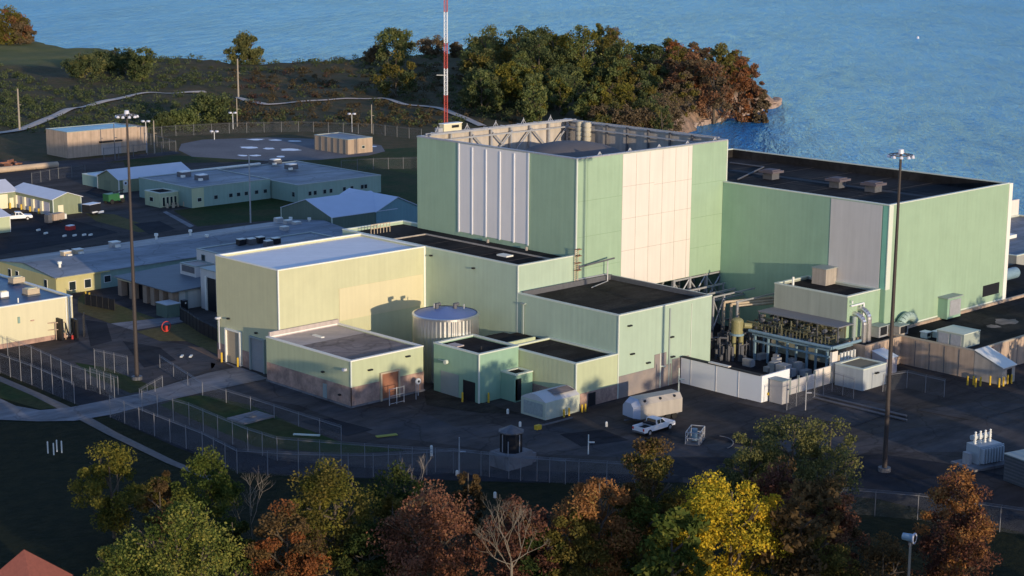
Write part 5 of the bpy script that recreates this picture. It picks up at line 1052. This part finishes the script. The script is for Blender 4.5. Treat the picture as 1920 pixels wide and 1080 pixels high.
a_=at(0,326); b_=at(108,313)
tag(MB().tube((a_[0]-8,a_[1]+2,.6),(b_[0],b_[1],.6),.75,n=14).build('culvert_pipe',mk('culvert_tan',(.48,.36,.25),.8,var=.15)),'long tan pipe lying on the ground at the left edge before the concrete store','pipe')
for i,(px,py) in enumerate(((8,312),(20,310),(30,313),(16,318))):
    q=at(px,py); tag(MB().cb(q[0],q[1],0,2.4,.5,1.1+.3*(i%2),.6*i).cb(q[0]+1,q[1]+.6,0,.5,1.8,.9,.3*i).build('rusty_scrap',DOORBR),'rusty orange scrap piece lying behind the long tan pipe','scrap','rusty scrap behind the long tan pipe')
# ------------------------------------------------------------------ poles and masts
def mast(px,py,tpx,tpy,label):
    b=at(px,py); h=hgt(b,tpx,tpy); e=E('light_mast',label,'light mast',(b[0],b[1],0))
    mb=MB(); n=14
    for k in range(n): z0=h*k/n; z1=h*(k+1)/n; r0=.29-.16*k/n; r1=.29-.16*(k+1)/n; mb.tube((b[0],b[1],z0),(b[0],b[1],z1),r0,r1,n=14,cap=False)
    mb.build('pole',MASTM,e,smooth=True); MB().tube((b[0],b[1],h-.1),(b[0],b[1],h+.35),.36,.28,n=14).build('crown',LAMPG,e)
    rg=MB()
    for k in range(24): a=2*math.pi*k/24; a2=2*math.pi*(k+1)/24; rg.tube((b[0]+1.25*math.cos(a),b[1]+1.25*math.sin(a),h-.25),(b[0]+1.25*math.cos(a2),b[1]+1.25*math.sin(a2),h-.25),.06,n=5)
    for k in range(4): a=math.pi*k/2; rg.tube((b[0],b[1],h),(b[0]+1.25*math.cos(a),b[1]+1.25*math.sin(a),h-.25),.06,n=5)
    rg.build('ring',STEELD,e)
    for k in range(10):
        a=2*math.pi*k/10; x,y=b[0]+1.3*math.cos(a),b[1]+1.3*math.sin(a); l=MB().tube((x,y,h-.25),(x,y,h-.5),.14,.24,n=12).build('lamp_head',LAMPG,e); MB().tube((x,y,h-.51),(x,y,h-.53),.2,n=12).build('lens',TRIMW,l)
    MB().tube((b[0],b[1],0),(b[0],b[1],.5),.7,n=14).build('footing',STEELD,e)
mast(257,712,249,212,'tall dark light mast with a ring of lamps on the left, before the lawn')
mast(1658,884,1687,286,'tall dark light mast with a ring of lamps before the big green block')
def pole(px,py,tpx,tpy,label,r=.16,mat=WOOD,arm=False,name='utility_pole',cat='pole',cross=0):
    b=at(px,py); h=hgt(b,tpx,tpy); g=float(HZ(b[0],b[1])); e=E(name,label,cat,(b[0],b[1],0)); MB().tube((b[0],b[1],g-.3),(b[0],b[1],h),r,r*.7,n=8).build('pole',mat,e)
    if cross: d=_r*cross; MB().tube((b[0]-d[0],b[1]-d[1],h-.3),(b[0]+d[0],b[1]+d[1],h-.3),.09,n=5).build('cross_arm',mat,e)
    if arm:
        for s in (-.7,.7): d=_r*s; MB().cb(b[0]+d[0],b[1]+d[1],h-.1,.7,.7,.4).build('flood_lamp',LAMPG,e)
    else: MB().tube((b[0],b[1],h*.62),(b[0]+.5,b[1]-.5,h*.62),.1,n=5).build('bracket',mat,e)
    return e
pole(37,246,33,166,'bare wooden pole at the left end of the pale track',.3)
pole(447,181,446,110,'bare wooden pole on the hillside where the pale track bends',.32)
pole(470,418,468,290,'thin grey pole before the low teal office',.17,STEEL)
pole(290,288,288,226,'thin wooden pole right of the tan concrete store',.2)
pole(697,250,696,196,'thin wooden pole behind the concrete hut',.17)
pole(445,238,443,184,'thin pole below the bend of the pale track',.18,WOOD)
pole(275,286,272,228,'grey pole with twin flood lamps right of the tan concrete store',.15,STEEL,True,'flood_light_pole','light pole')
pole(437,242,435,212,'grey pole with twin flood lamps behind the puddled gravel pad',.15,STEEL,True,'flood_light_pole','light pole')
pole(660,248,659,214,'grey pole with twin flood lamps behind the concrete hut',.15,STEEL,True,'flood_light_pole','light pole')
pole(402,262,400,247,'low grey pole with twin lamps at the far fence',.15,STEEL,True,'flood_light_pole','light pole')
pole(216,300,205,232,'dark leaning pole before the tan concrete store',.14,STEELD)
pole(1103,852,1103,815,'short white post on the yard road before the domed container',.08,TRIMW,name='road_post',cat='post')
pole(1237,727,1237,662,'thin grey pole against the lower green block, left of a pair',.1,TRIM)
pole(1272,745,1271,690,'thin grey pole at the near end of the white screen wall',.1,TRIM)
pole(861,890,861,820,'thin grey pole behind the front fence left of the guard box',.09,STEEL)
pole(1510,770,1493,715,'leaning thin pole by the grey cabinet',.07,STEEL)
# radio tower (triangular lattice, red and white)
b=at(837,332); g=0; e=E('radio_tower','red and white lattice radio tower behind the tallest block','radio tower',(b[0],b[1],0))
cols=[(0,21,REDW),(21,29,WHITEP),(29,41.5,REDW),(41.5,49.5,WHITEP),(49.5,62,REDW),(62,70,WHITEP)]
# band limits follow the photograph
lim=[hgt(b,837,y) for y in (332,178,128,80,22,-60)]; lim[0]=0
for i in range(5):
    z0,z1=lim[i],lim[i+1]; mt=REDW if i%2==0 else WHITEP; mb=MB(); r=.48
    C3=[(b[0]+r*math.cos(a),b[1]+r*math.sin(a)) for a in (0.4,2.5,4.6)]
    for x,y in C3: mb.tube((x,y,z0),(x,y,z1),.085,n=6)
    n=max(2,int((z1-z0)/1.0))
    for k in range(n):
        za=z0+(z1-z0)*k/n; zb_=z0+(z1-z0)*(k+1)/n
        for j in range(3): p=C3[j]; q=C3[(j+1)%3]; mb.tube((*p,za),(*q,zb_),.05,n=4,cap=False).tube((*p,za),(*q,za),.05,n=4,cap=False)
    mb.build('lattice_section',mt,e)
zz=hgt(b,837,141); MB().tube((b[0],b[1],zz),(b[0]-1.6,b[1]+1.6,zz),.08,n=5).build('antenna_arm',TRIMW,e)
# buoy
q=at(1721,71,-7.6); tag(MB().tube((q[0],q[1],-8.5),(q[0],q[1],-6.8),.9,.5,n=10).build('buoy',WHITEP),'tiny white buoy floating far out on the lake','buoy')

# ------------------------------------------------------------------ fences
def fence(px, label, h=2.7, step=3.0, group=None, mat=CHAIN, pr=.045, prm=None, base=None):
    prm = prm or mk('fence_post_grey',(.22,.22,.23),.5,var=.1)
    P=[at(x,y)[:2] for x,y in px]; e=E('chain_link_fence',label,'fence',(P[0][0],P[0][1],0),group)
    pan=MB(); rail=MB(); pts=[]
    for a,b_ in zip(P[:-1],P[1:]):
        L_=np.hypot(*(b_-a)); n=max(1,round(L_/step))
        for k in range(n): pts.append(a+(b_-a)*k/n)
    pts.append(P[-1])
    if len(pts)>95: pts=pts[:95]
    for a,b_ in zip(pts[:-1],pts[1:]):
        za=float(HZ(*a)) if a[1]>330 else 0; zb_=float(HZ(*b_)) if b_[1]>330 else 0
        pan.quad((*a,za+.05),(*b_,zb_+.05),(*b_,zb_+h),(*a,za+h)); rail.tube((*a,za+h),(*b_,zb_+h),.035,n=4,cap=False)
        for q in (.12,.24): rail.tube((*a,za+h+q),(*b_,zb_+h+q),.015,n=3,cap=False)
    pan.build('mesh_panel',mat,e); rail.build('rail',prm,e)
    for a in pts: za=float(HZ(*a)) if a[1]>330 else 0; MB().tube((*a,za),(*a,za+h+.1),pr,n=6).tube((*a,za+h+.1),(a[0]-.2,a[1]-.25,za+h+.35),pr*.6,n=4).build('post',prm,e)
    return e
fence([(-30,686),(0,700),(60,722),(140,757)],'outer fence at the left edge, left of the concrete road',2.6)
fence([(15,668),(60,686),(135,722),(215,748)],'inner fence at the left edge, left of the concrete road',2.6)
fence([(207,783),(290,818),(380,854),(445,888),(560,895),(700,897),(850,888),(1060,908)],'outer front fence running behind the autumn trees',2.6)
fence([(267,772),(355,798),(465,846),(520,864),(640,874),(773,884),(860,888),(976,902),(1085,908),(1190,915)],'inner front fence running right from the concrete road',2.6)
fence([(1560,962),(1640,968),(1720,975),(1790,985),(1960,1010)],'dark lower right fence behind the rust tree',2.6,3.6)
fence([(178,692),(215,700),(240,706)],'short inner fence piece on the lawn by the left mast',2.6,2.0)
fence([(170,722),(222,740)],'short outer fence piece on the lawn by the left mast',2.2,1.6)
fence([(262,752),(305,727)],'short low fence along the concrete road by the left mast',1.4,2.6)
fence([(300,690),(380,742),(470,770),(560,800),(640,826)],'faint low fence between the lawn and the yard road',1.6,5.0)
fence([(195,300),(330,285),(250,262),(330,255),(430,250),(560,247),(700,252),(790,262)],'far perimeter fence behind the puddled gravel pad',2.8,4.5,pr=.09,mat=CHAINF,prm=POSTF)
fence([(640,322),(700,318),(784,316)],'far fence on the green between the low office and the tallest block',2.6,3.4,pr=.08,mat=CHAINF,prm=POSTF)
fence([(60,345),(110,335),(160,330)],'far fence behind the sage garages',2.4,3.6,pr=.08,mat=CHAINF,prm=POSTF)
fence([(160,572),(215,583)],'dark fence by the lawn left of the slate-roofed building',1.8,1.3,mat=BLACK,prm=BLACK)
fence([(1475,770),(1560,735),(1600,748)],'fence round the grey cabinet corner of the pipe yard',2.6,2.4)
fence([(1655,735),(1700,728),(1770,745)],'faint fence before the tan concrete wall',2.2,3.0)
fence([(338,600),(375,625),(408,642)],'solid black fence standing in for the dark opening before the cream hall left end',2.0,1.6,mat=BLACK,prm=BLACK)  # black panels paint in the shade of the opening between the buildings

# ------------------------------------------------------------------ vegetation
def branch(mb, p, d, L, r, depth, tips, rr):
    n = 3
    for k in range(n):
        d = (d + Vector((rr.uniform(-.18,.18), rr.uniform(-.18,.18), rr.uniform(-.05,.15)))).normalized(); q = p + d*(L/n)
        mb.tube(p, q, r*(1-.22*k/n), r*(1-.22*(k+1)/n), n=5, cap=False); p = q
    tips.append((p.copy(), depth))
    if depth <= 0: return
    for _ in range(rr.choice((2,3,3))):
        dd = (d + Vector((rr.uniform(-.85,.85), rr.uniform(-.85,.85), rr.uniform(-.15,.55)))).normalized()
        branch(mb, p, dd, L*rr.uniform(.62,.8), r*.6, depth-1, tips, rr)
def leaves(centres, radii, nper, size, g, name, mat, flat=.75):
    C = np.repeat(np.array(centres), nper, axis=0); Rr = np.repeat(np.array(radii), nper)
    n = len(C); d = g.normal(size=(n,3)); d /= np.linalg.norm(d, axis=1)[:,None]; rad = g.random(n)**.45
    P = C + d*(Rr*rad)[:,None]*np.array([1,1,flat])
    a = g.normal(size=(n,3)); a /= np.linalg.norm(a, axis=1)[:,None]; b = np.cross(a, g.normal(size=(n,3))); b /= np.linalg.norm(b, axis=1)[:,None]
    s = size*(.6+.8*g.random(n))[:,None]; a = a*s; b = b*s*.6
    V = np.stack([P-a*.5, P+b*.5, P+a*.5, P-b*.5], 1).reshape(-1,3)
    me = bpy.data.meshes.new(name); me.vertices.add(4*n); me.vertices.foreach_set('co', V.ravel())
    me.loops.add(4*n); me.loops.foreach_set('vertex_index', np.arange(4*n, dtype=np.int32)); me.polygons.add(n)
    me.polygons.foreach_set('loop_start', np.arange(0,4*n,4, dtype=np.int32)); me.polygons.foreach_set('loop_total', np.full(n,4,dtype=np.int32))
    me.materials.append(mat); me.update(); me.validate(); o = bpy.data.objects.new(name, me); COL.objects.link(o); return o
def tree(x, y, h, w_, pal, label, dens=1.0, leaf=.26, low=.1, seed=0, bark=BARK, group=None, name='tree', z=0.0, nc=46, pal2=None, cat='tree', shape=1.0):
    rr = random.Random(seed*13+5); g = np.random.default_rng(seed+11); e = E(name, label, cat, (x,y,z), group)
    mb = MB(); tips = []; hb = h*low
    lean = Vector((rr.uniform(-.05,.05), rr.uniform(-.05,.05), 1)).normalized()
    mb.tube((0,0,-.5), lean*(h*.5), .045*h*.5, .022*h*.5, n=8, cap=False).tube(lean*(h*.5), lean*(h*.9), .022*h*.5, .006*h, n=6, cap=False)
    for k in range(7):
        zz_ = h*(low*.7+.09*k); a = rr.uniform(0,6.28); dd = Vector((math.cos(a), math.sin(a), .75)).normalized(); branch(mb, lean*zz_, dd, w_*.23, .012*h, 1, tips, rr)
    mb.build('trunk', bark, e, local=True)
    cs = []; rs = []
    tries = 0
    while len(cs) < nc and tries < 4000:
        tries += 1; u = g.normal(size=3); u /= np.linalg.norm(u); q = g.random()**.33
        c = u*q; zt = c[2]
        wr = 1.0 if zt < 0 else (1-.35*shape*zt)
        p = np.array([c[0]*w_*.5*wr, c[1]*w_*.5*wr, hb+(h-hb)*(.5+.5*zt)]); p *= np.array([1+.12*math.sin(seed+p[2]),1+.12*math.cos(seed*2+p[2]),1])
        cs.append(p); rs.append(w_*(.085+.11*g.random()))
    n1 = int(230*dens); k = len(cs) if pal2 is None else int(len(cs)*.62)
    o = leaves(cs[:k], rs[:k], n1, leaf, g, 'crown', LF[pal]); o.parent = e
    if pal2: o = leaves(cs[k:], rs[k:], n1, leaf, g, 'crown', LF[pal2]); o.parent = e
    return e
def ptree(px, py, ht, wpx, pal, label, **k):      # crown top at this sight line for a tree of height ht
    p = at(px, py, ht); D = float((p-CAM)@FW); return tree(p[0], p[1], ht, 1.12*wpx*D/FPX, pal, label, **k)
TSC=1.12
FT = [
 (208,835,9.5,120,'goldolive','olive-gold tree on the lower left lawn, topmost of the left trees',dict(seed=1,nc=50,low=.12)),
 (300,880,8.0,75,'brown','small orange-brown tree between the two green trees at lower left',dict(seed=2,pal2='olive',dens=.8)),
 (385,852,9.5,115,'green','pointed green tree beside the outer front fence at lower left',dict(seed=3,shape=1.6)),
 (335,955,10.0,220,'lime','large bright lime-green tree at the lower left, cut by the bottom edge',dict(seed=4,nc=70,dens=1.1,pal2='green')),
 (230,1010,6.5,120,'lime','smaller lime-leaved tree left of the large lime-green one',dict(seed=24)),
 (620,862,12.0,160,'goldolive','tall olive-gold tree left of the dark sparse tree',dict(seed=5,nc=70,pal2='olive')),
 (540,945,9.5,140,'brown','brown-rust tree in front of the tall olive-gold tree',dict(seed=6,pal2='rust',nc=55)),
 (745,862,10.0,115,'dark','dark sparse tree with bare grey twigs before the front fence',dict(seed=7,dens=.55)),
 (880,868,9.5,55,'brown','slim russet sapling left of the guard box',dict(seed=8,dens=.6)),
 (810,915,11.0,175,'red','red-rust tree cut by the bottom edge, left of the bare white tree',dict(seed=9,nc=70)),
 (735,925,8.5,80,'olive','small orange-olive tree left of the red-rust tree',dict(seed=10,dens=.7)),
 (965,930,10.0,150,'wine','dark wine-red tree behind the bare white tree',dict(seed=11,nc=50)),
 (1125,882,12.0,140,'orange','tall orange-brown tree right of the bare white tree',dict(seed=12,nc=66)),
 (1080,955,9.0,110,'olive','olive undergrowth tree at the foot of the tall orange-brown tree',dict(seed=27)),
 (1222,814,14.0,125,'olive','dark olive pointed tree just below the white pickup',dict(seed=13,pal2='brown',shape=1.3,nc=85,dens=1.1)),
 (1205,925,9.5,120,'green','dull green tree between the orange-brown and the yellow tree',dict(seed=14,pal2='olive')),
 (1375,890,13.0,205,'yellow','bright yellow tree in the lower middle right',dict(seed=15,nc=64,dens=1.7,shape=.5)),
 (1285,965,10,90,'goldolive','small yellow-green tree at the left foot of the bright yellow tree',dict(seed=28,pal2='yellow')),
 (1460,845,12.0,120,'wine','wine-red tree behind the bright yellow tree',dict(seed=16,pal2='brown')),
 (1560,895,11.5,115,'red','dull red-brown tree right of the bright yellow tree',dict(seed=17,pal2='brown')),
 (1535,985,9.0,150,'olive','olive-brown tree at the bottom right of the yellow tree',dict(seed=18,pal2='brown')),
 (1480,770,13.0,150,'sage','wide sage-green willow below the white screen wall, its left crown',dict(seed=19,nc=60,shape=.6)),
 (1555,785,12.5,130,'sage','sage-green willow with bare twigs, right crown reaching toward the mast',dict(seed=20,nc=50,dens=.7)),
 (1405,805,11.5,100,'sage','sage-green willow branch mass at the left of the willow group',dict(seed=21,nc=40,dens=.8)),
 (1800,882,12.0,130,'orange','rust-orange tree at the right below the transformer',dict(seed=22,nc=60,dens=.8,pal2='wine')),
 (1660,1005,8.0,120,'brown','low brown tree left of the blue siren',dict(seed=23,dens=.6)),
 (1790,960,8.0,150,'wine','dark wine shrubby tree below the rust-orange tree',dict(seed=25,dens=.6)),
 (440,965,7.0,70,'dark','dark green bush between the lime-green and the rust trees',dict(seed=26)),
 (1010,985,7.0,120,'dark','dark green bush behind the bare white tree',dict(seed=29)),
 (690,985,7.0,90,'dark','dark green bush between the olive-gold and the red-rust trees',dict(seed=30)),
]
for px,py,ht,wp,pal,lb,kw in FT: ptree(px,py,ht,wp,pal,lb,leaf=.26,**kw)
# bare white tree
p=at(960,935,11.0); e=E('bare_tree','bare tree with forked white branches at the bottom centre','tree',(p[0],p[1],0)); mb=MB(); tips=[]; rr=random.Random(5)
mb.tube((0,0,-.5),(0,0,5.2),.15,.11,n=8,cap=False)
for k,(dx,dz,L_) in enumerate(((-.75,.9,2.9),(.75,.9,2.9),(.1,1,3.2),(-1.1,.45,2.4),(1.0,.4,2.3),(-.3,1,3.0))):
    d=Vector(_r)*dx+Vector((0,0,dz)); branch(mb,Vector((0,0,4.4+.2*k)),d.normalized(),L_*.68,.045,4,tips,rr)
mb.build('trunk',BIRCH,e,local=True)
# birch-like bare stems inside some trees
for i,(px,py,h_,lb) in enumerate(((470,905,9,'pale bare stem in front of the tall olive-gold tree'),(790,935,9.5,'pale bare stem rising out of the red-rust tree'),(1575,905,9,'pale bare twigs at the right of the willow'),(770,870,9,'grey bare stem in the dark sparse tree'))):
    p=at(px,py,h_); e=E('bare_tree',lb,'tree',(p[0],p[1],0)); mb=MB(); tips=[]; rr=random.Random(50+i); mb.tube((0,0,-.5),(0,0,h_*.5),.09,.06,n=6,cap=False)
    for k in range(4): a=rr.uniform(0,6.28); branch(mb,Vector((0,0,h_*(.4+.08*k))),Vector((math.cos(a)*.5,math.sin(a)*.5,1)).normalized(),h_*.2,.035,3,tips,rr)
    mb.build('trunk',BIRCH if i<3 else WOOD,e,local=True)

# trees standing outside the frame on the sunward side: they throw the plant's long shadows
OT=[(100,62,15,9),(116,56,18.5,9),(110,50,19,8),(124,60,17,8),(134,52,16,10),(88,78,14,8),(146,44,17,10),(118,86,13,8),(108,92,12,7),(180,62,13,9),(194,66,14,9),(210,60,15,10),(226,64,14,9),(190,84,10,7),(206,86,10,7),(222,86,11,8),(164,40,15,9)]
for i,(x,y,h_,w_) in enumerate(OT):
    q=Vector((x,y,h_))
    tree(x,y,h_,w_,('olive','brown','green')[i%3],'tall autumn tree of the shelter belt sunward of the plant',seed=100+i,dens=.35,leaf=.6,nc=40,group='shelter belt trees')

# --- background: peninsula wood, point, hillside bushes
FARHAZE = {'rust':'frust','brown':'fbrown','dark':'fdark','green':'fgreen','wine':'fbrown','orange':'rust'}  # swaps in muted leaves, so haze is painted rather than rendered
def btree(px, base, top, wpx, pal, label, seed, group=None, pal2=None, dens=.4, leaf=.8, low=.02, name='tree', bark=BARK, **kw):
    pal = FARHAZE.get(pal, pal); pal2 = FARHAZE.get(pal2, pal2)
    b=at(px,base); z=float(HZ(b[0],b[1])); h=max(3.0,hgt(b,px,top)-z); D=float((b-CAM)@FW); return tree(b[0],b[1],h,wpx*D/FPX,pal,label,seed=seed,group=group,pal2=pal2,dens=dens,leaf=leaf,low=low,z=z,name=name,bark=bark,nc=40,**kw)
BT=[
 (463,118,66,72,'sage','lone pale green tree on the shore against the water',dict(dens=1.0,low=.0)),
 (740,125,50,80,'green','green tree standing tall above the hillside left of the radio tower',dict(pal2='sage',dens=.8)),
 (742,180,100,84,'olive','olive tree below the tall green tree left of the radio tower',dict(pal2='dark')),
 (705,120,84,50,'brown','small brown bush-tree left of the tall green tree',dict()),
 (812,102,68,56,'brown','dark brown small tree touching the radio tower',dict(pal2='wine')),
 (855,108,80,30,'brown','brown bush right of the radio tower',dict()),
 (910,150,48,86,'green','tall green tree at the left end of the wood on the point',dict(pal2='sage')),
 (938,205,112,90,'goldolive','yellow-green round tree in front of the wood',dict(low=.05)),
 (1010,165,50,100,'dark','tall dark green tree in the wood',dict()),
 (1045,160,58,80,'goldolive','olive tree in the top line of the wood',dict()),
 (1092,165,48,90,'green','tall green-gold tree forming the peak of the wood',dict(pal2='goldolive')),
 (1172,160,74,84,'green','green tree right of the peak of the wood',dict(pal2='olive')),
 (1225,165,80,60,'dark','dark green tree in the right half of the wood',dict()),
 (1270,165,84,56,'olive','olive green tree in the right half of the wood',dict()),
 (1350,165,84,60,'olive','olive tree at the top right of the wood',dict(pal2='sage')),
 (1300,180,92,70,'brown','brown tree among the rust trees of the wood',dict(pal2='rust')),
 (1385,184,110,70,'rust','rust-orange tree near the tip of the point',dict(pal2='orange')),
 (1412,184,120,46,'rust','last rust tree at the tip of the point',dict()),
 (1340,188,104,80,'rust','broad rust tree above the bare bank',dict(pal2='brown')),
 (1428,186,166,30,'wine','low wine bush at the very tip of the point',dict()),
 (16,84,14,84,'goldolive','golden-brown tree at the far left edge of the shore',dict(pal2='rust',dens=.9,low=0.)),
 (-20,86,8,80,'olive','olive tree half cut by the left edge on the far shore',dict(dens=.8,low=0.)),
 (40,84,34,46,'brown','brown tree right of the golden-brown one on the far shore',dict(dens=.8,low=0.)),
 (52,82,50,30,'brown','small brown bush right of the golden clump on the far shore',dict()),
 (230,140,92,80,'dark','dark green bushy tree on the left hillside, left part',dict(low=.02)),
 (270,150,90,60,'dark','dark green bushy tree on the left hillside, right part',dict(low=.02,pal2='green')),
 (200,135,95,70,'dark','grey-green bushy tree on the left hillside near the field',dict(low=.02,pal2='sage')),
 (160,150,105,80,'dark','low grey-green bush at the edge of the field',dict(low=.02,pal2='sage')),
 (400,230,178,100,'dark','large grey-green bush below the bend of the pale track',dict(low=.02,pal2='green')),
 (340,238,205,70,'green','green bush before the far perimeter fence',dict(low=.02)),
 (310,240,212,50,'dark','dark green bush right of the tan concrete store',dict(low=.02)),
]
for i,(px,b_,t_,wp,pal,lb,kw) in enumerate(BT): btree(px,b_,t_,wp,pal,lb,seed=200+i,**kw)
rw=random.Random(21)
WSEC=('left end','left part','middle','right part','tip'); WCOUNT={}
for i in range(150):
    px=rw.uniform(885,1440); f=(px-885)/555
    yb=rw.uniform(122,236) if px<1235 else rw.uniform(122,193)
    b=at(px,yb)
    if sdist(b[:1],b[1:2])[0]<(5 if px<1240 else 2.5): continue
    ht=rw.uniform(55,86)*(1.0 if px<1180 else .8); wp=rw.uniform(38,64)
    if f<.42: pal,pal2=rw.choice((('dark','green'),('dark','sage'),('green','dark'),('dark','olive'),('green','goldolive')))
    elif f<.66: pal,pal2=rw.choice((('olive','brown'),('dark','olive'),('brown','olive'),('goldolive','olive'),('green','olive')))
    else: pal,pal2=rw.choice((('rust','brown'),('brown','rust'),('rust','orange'),('olive','rust'),('brown','olive')))
    nm={'dark':'dark green','green':'mid green','olive':'olive','brown':'brown','goldolive':'gold-green','rust':'rust-coloured'}[pal]
    n2={'dark':'dark','green':'green','olive':'olive','brown':'brown','goldolive':'golden','rust':'rusty','sage':'grey-green','orange':'orange'}[pal2]
    sz='tall' if ht>78 else ('low' if ht<64 else 'middling'); wd='broad' if wp>62 else 'narrow'
    row='back row' if yb<150 else ('front row' if yb>195 else 'inner rows')
    lb='%s %s %s tree, %s tufts, %s, %s of the point wood'%(sz,wd,nm,n2,row,WSEC[min(4,int(f*5))])
    WCOUNT[lb]=WCOUNT.get(lb,0)+1
    btree(px,yb,yb-ht,wp,pal,lb,seed=300+i,group='trees crowding the lake point',pal2=pal2,dens=.3,leaf=.75)
for i in range(34):
    px=rw.uniform(1120,1262); yb=rw.uniform(205,246)
    b=at(px,yb)
    if sdist(b[:1],b[1:2])[0]<-2.0: continue
    ht=rw.uniform(26,52); btree(px,yb,yb-ht,rw.uniform(40,66),rw.choice(('brown','brown','olive','dark')),'%s %s thicket bush %s the foot of the wood, %s'%('taller' if ht>40 else 'lower','grey-brown' if i%2 else 'olive-brown','just above the water at' if yb>225 else 'at',('left end','middle','right end')[int((px-1120)/48)]),600+i,group='thicket bushes at the foot of the wood',pal2=rw.choice(('brown','sage')),dens=.22,leaf=.6)
# continuous shrub cover on the hillside
def shrubs():
    g=np.random.default_rng(5); out={k:([],[]) for k in ('dark','brown','wine','green')}
    n=0
    while n<1500:
        px=g.uniform(-30,1000); py=g.uniform(95,250)
        if px<130 and py<170 and py<95+px*.35+30: continue
        b=at(px,py); d=sdist(b[:1],b[1:2])[0]
        if d<3 or b[1]>655: continue
        if py>238 and px>380: continue
        # keep the pale track clear
        tr=np.interp(px,[-20,36,75,140,230,320,385,447,500,600,722,760,830,905],[253,246,230,205,186,175,172,181,200,191,184,196,206,238])
        if abs(py-tr)<5.5+(b[0]-240)*0: continue
        z=float(HZ(b[0],b[1])); r=g.uniform(.9,2.4)
        v=math.sin(b[0]*.021+1)+math.sin(b[1]*.027)+g.normal()*.5
        k='dark' if px<420 and v>-.6 else ('wine' if v>1.6 else 'brown' if v>-.3 else 'dark')
        if g.random()<.15: k='green'
        out[k][0].append((b[0],b[1],z+r*.35)); out[k][1].append(r); n+=1
    for k,(c,r) in out.items():
        nm={'dark':'dark green','brown':'brown','wine':'wine-brown','green':'green'}[k]
        o=leaves(c,r,42,.62,g,'scrub',LF[{'dark':'fdark','brown':'fscrub','wine':'fwine','green':'fdark'}[k]],.6); tag(o,nm+' scrub covering the hillside before the lake','scrub',kind='stuff')
shrubs()
def rocks():
    mb=MB(); g=random.Random(9)
    for i in range(420):
        t=g.random(); px=1290+170*t; py=236-42*t+g.uniform(-6,5); b=at(px,py,-7.8)
        r=g.uniform(.4,1.6); P=[]; 
        for sx in (-1,1):
            for sy in (-1,1):
                for sz in (-.7,.7): P.append((b[0]+sx*r*g.uniform(.5,1),b[1]+sy*r*g.uniform(.5,1),-8+r*.4+sz*r*g.uniform(.5,.9)))
        mb.add(P,[(0,1,3,2),(4,6,7,5),(0,4,5,1),(2,3,7,6),(0,2,6,4),(1,5,7,3)])
    tag(mb.build('shore_rocks',ROCK),'loose brown rocks along the foot of the bank at the point','rocks',kind='stuff')
rocks()
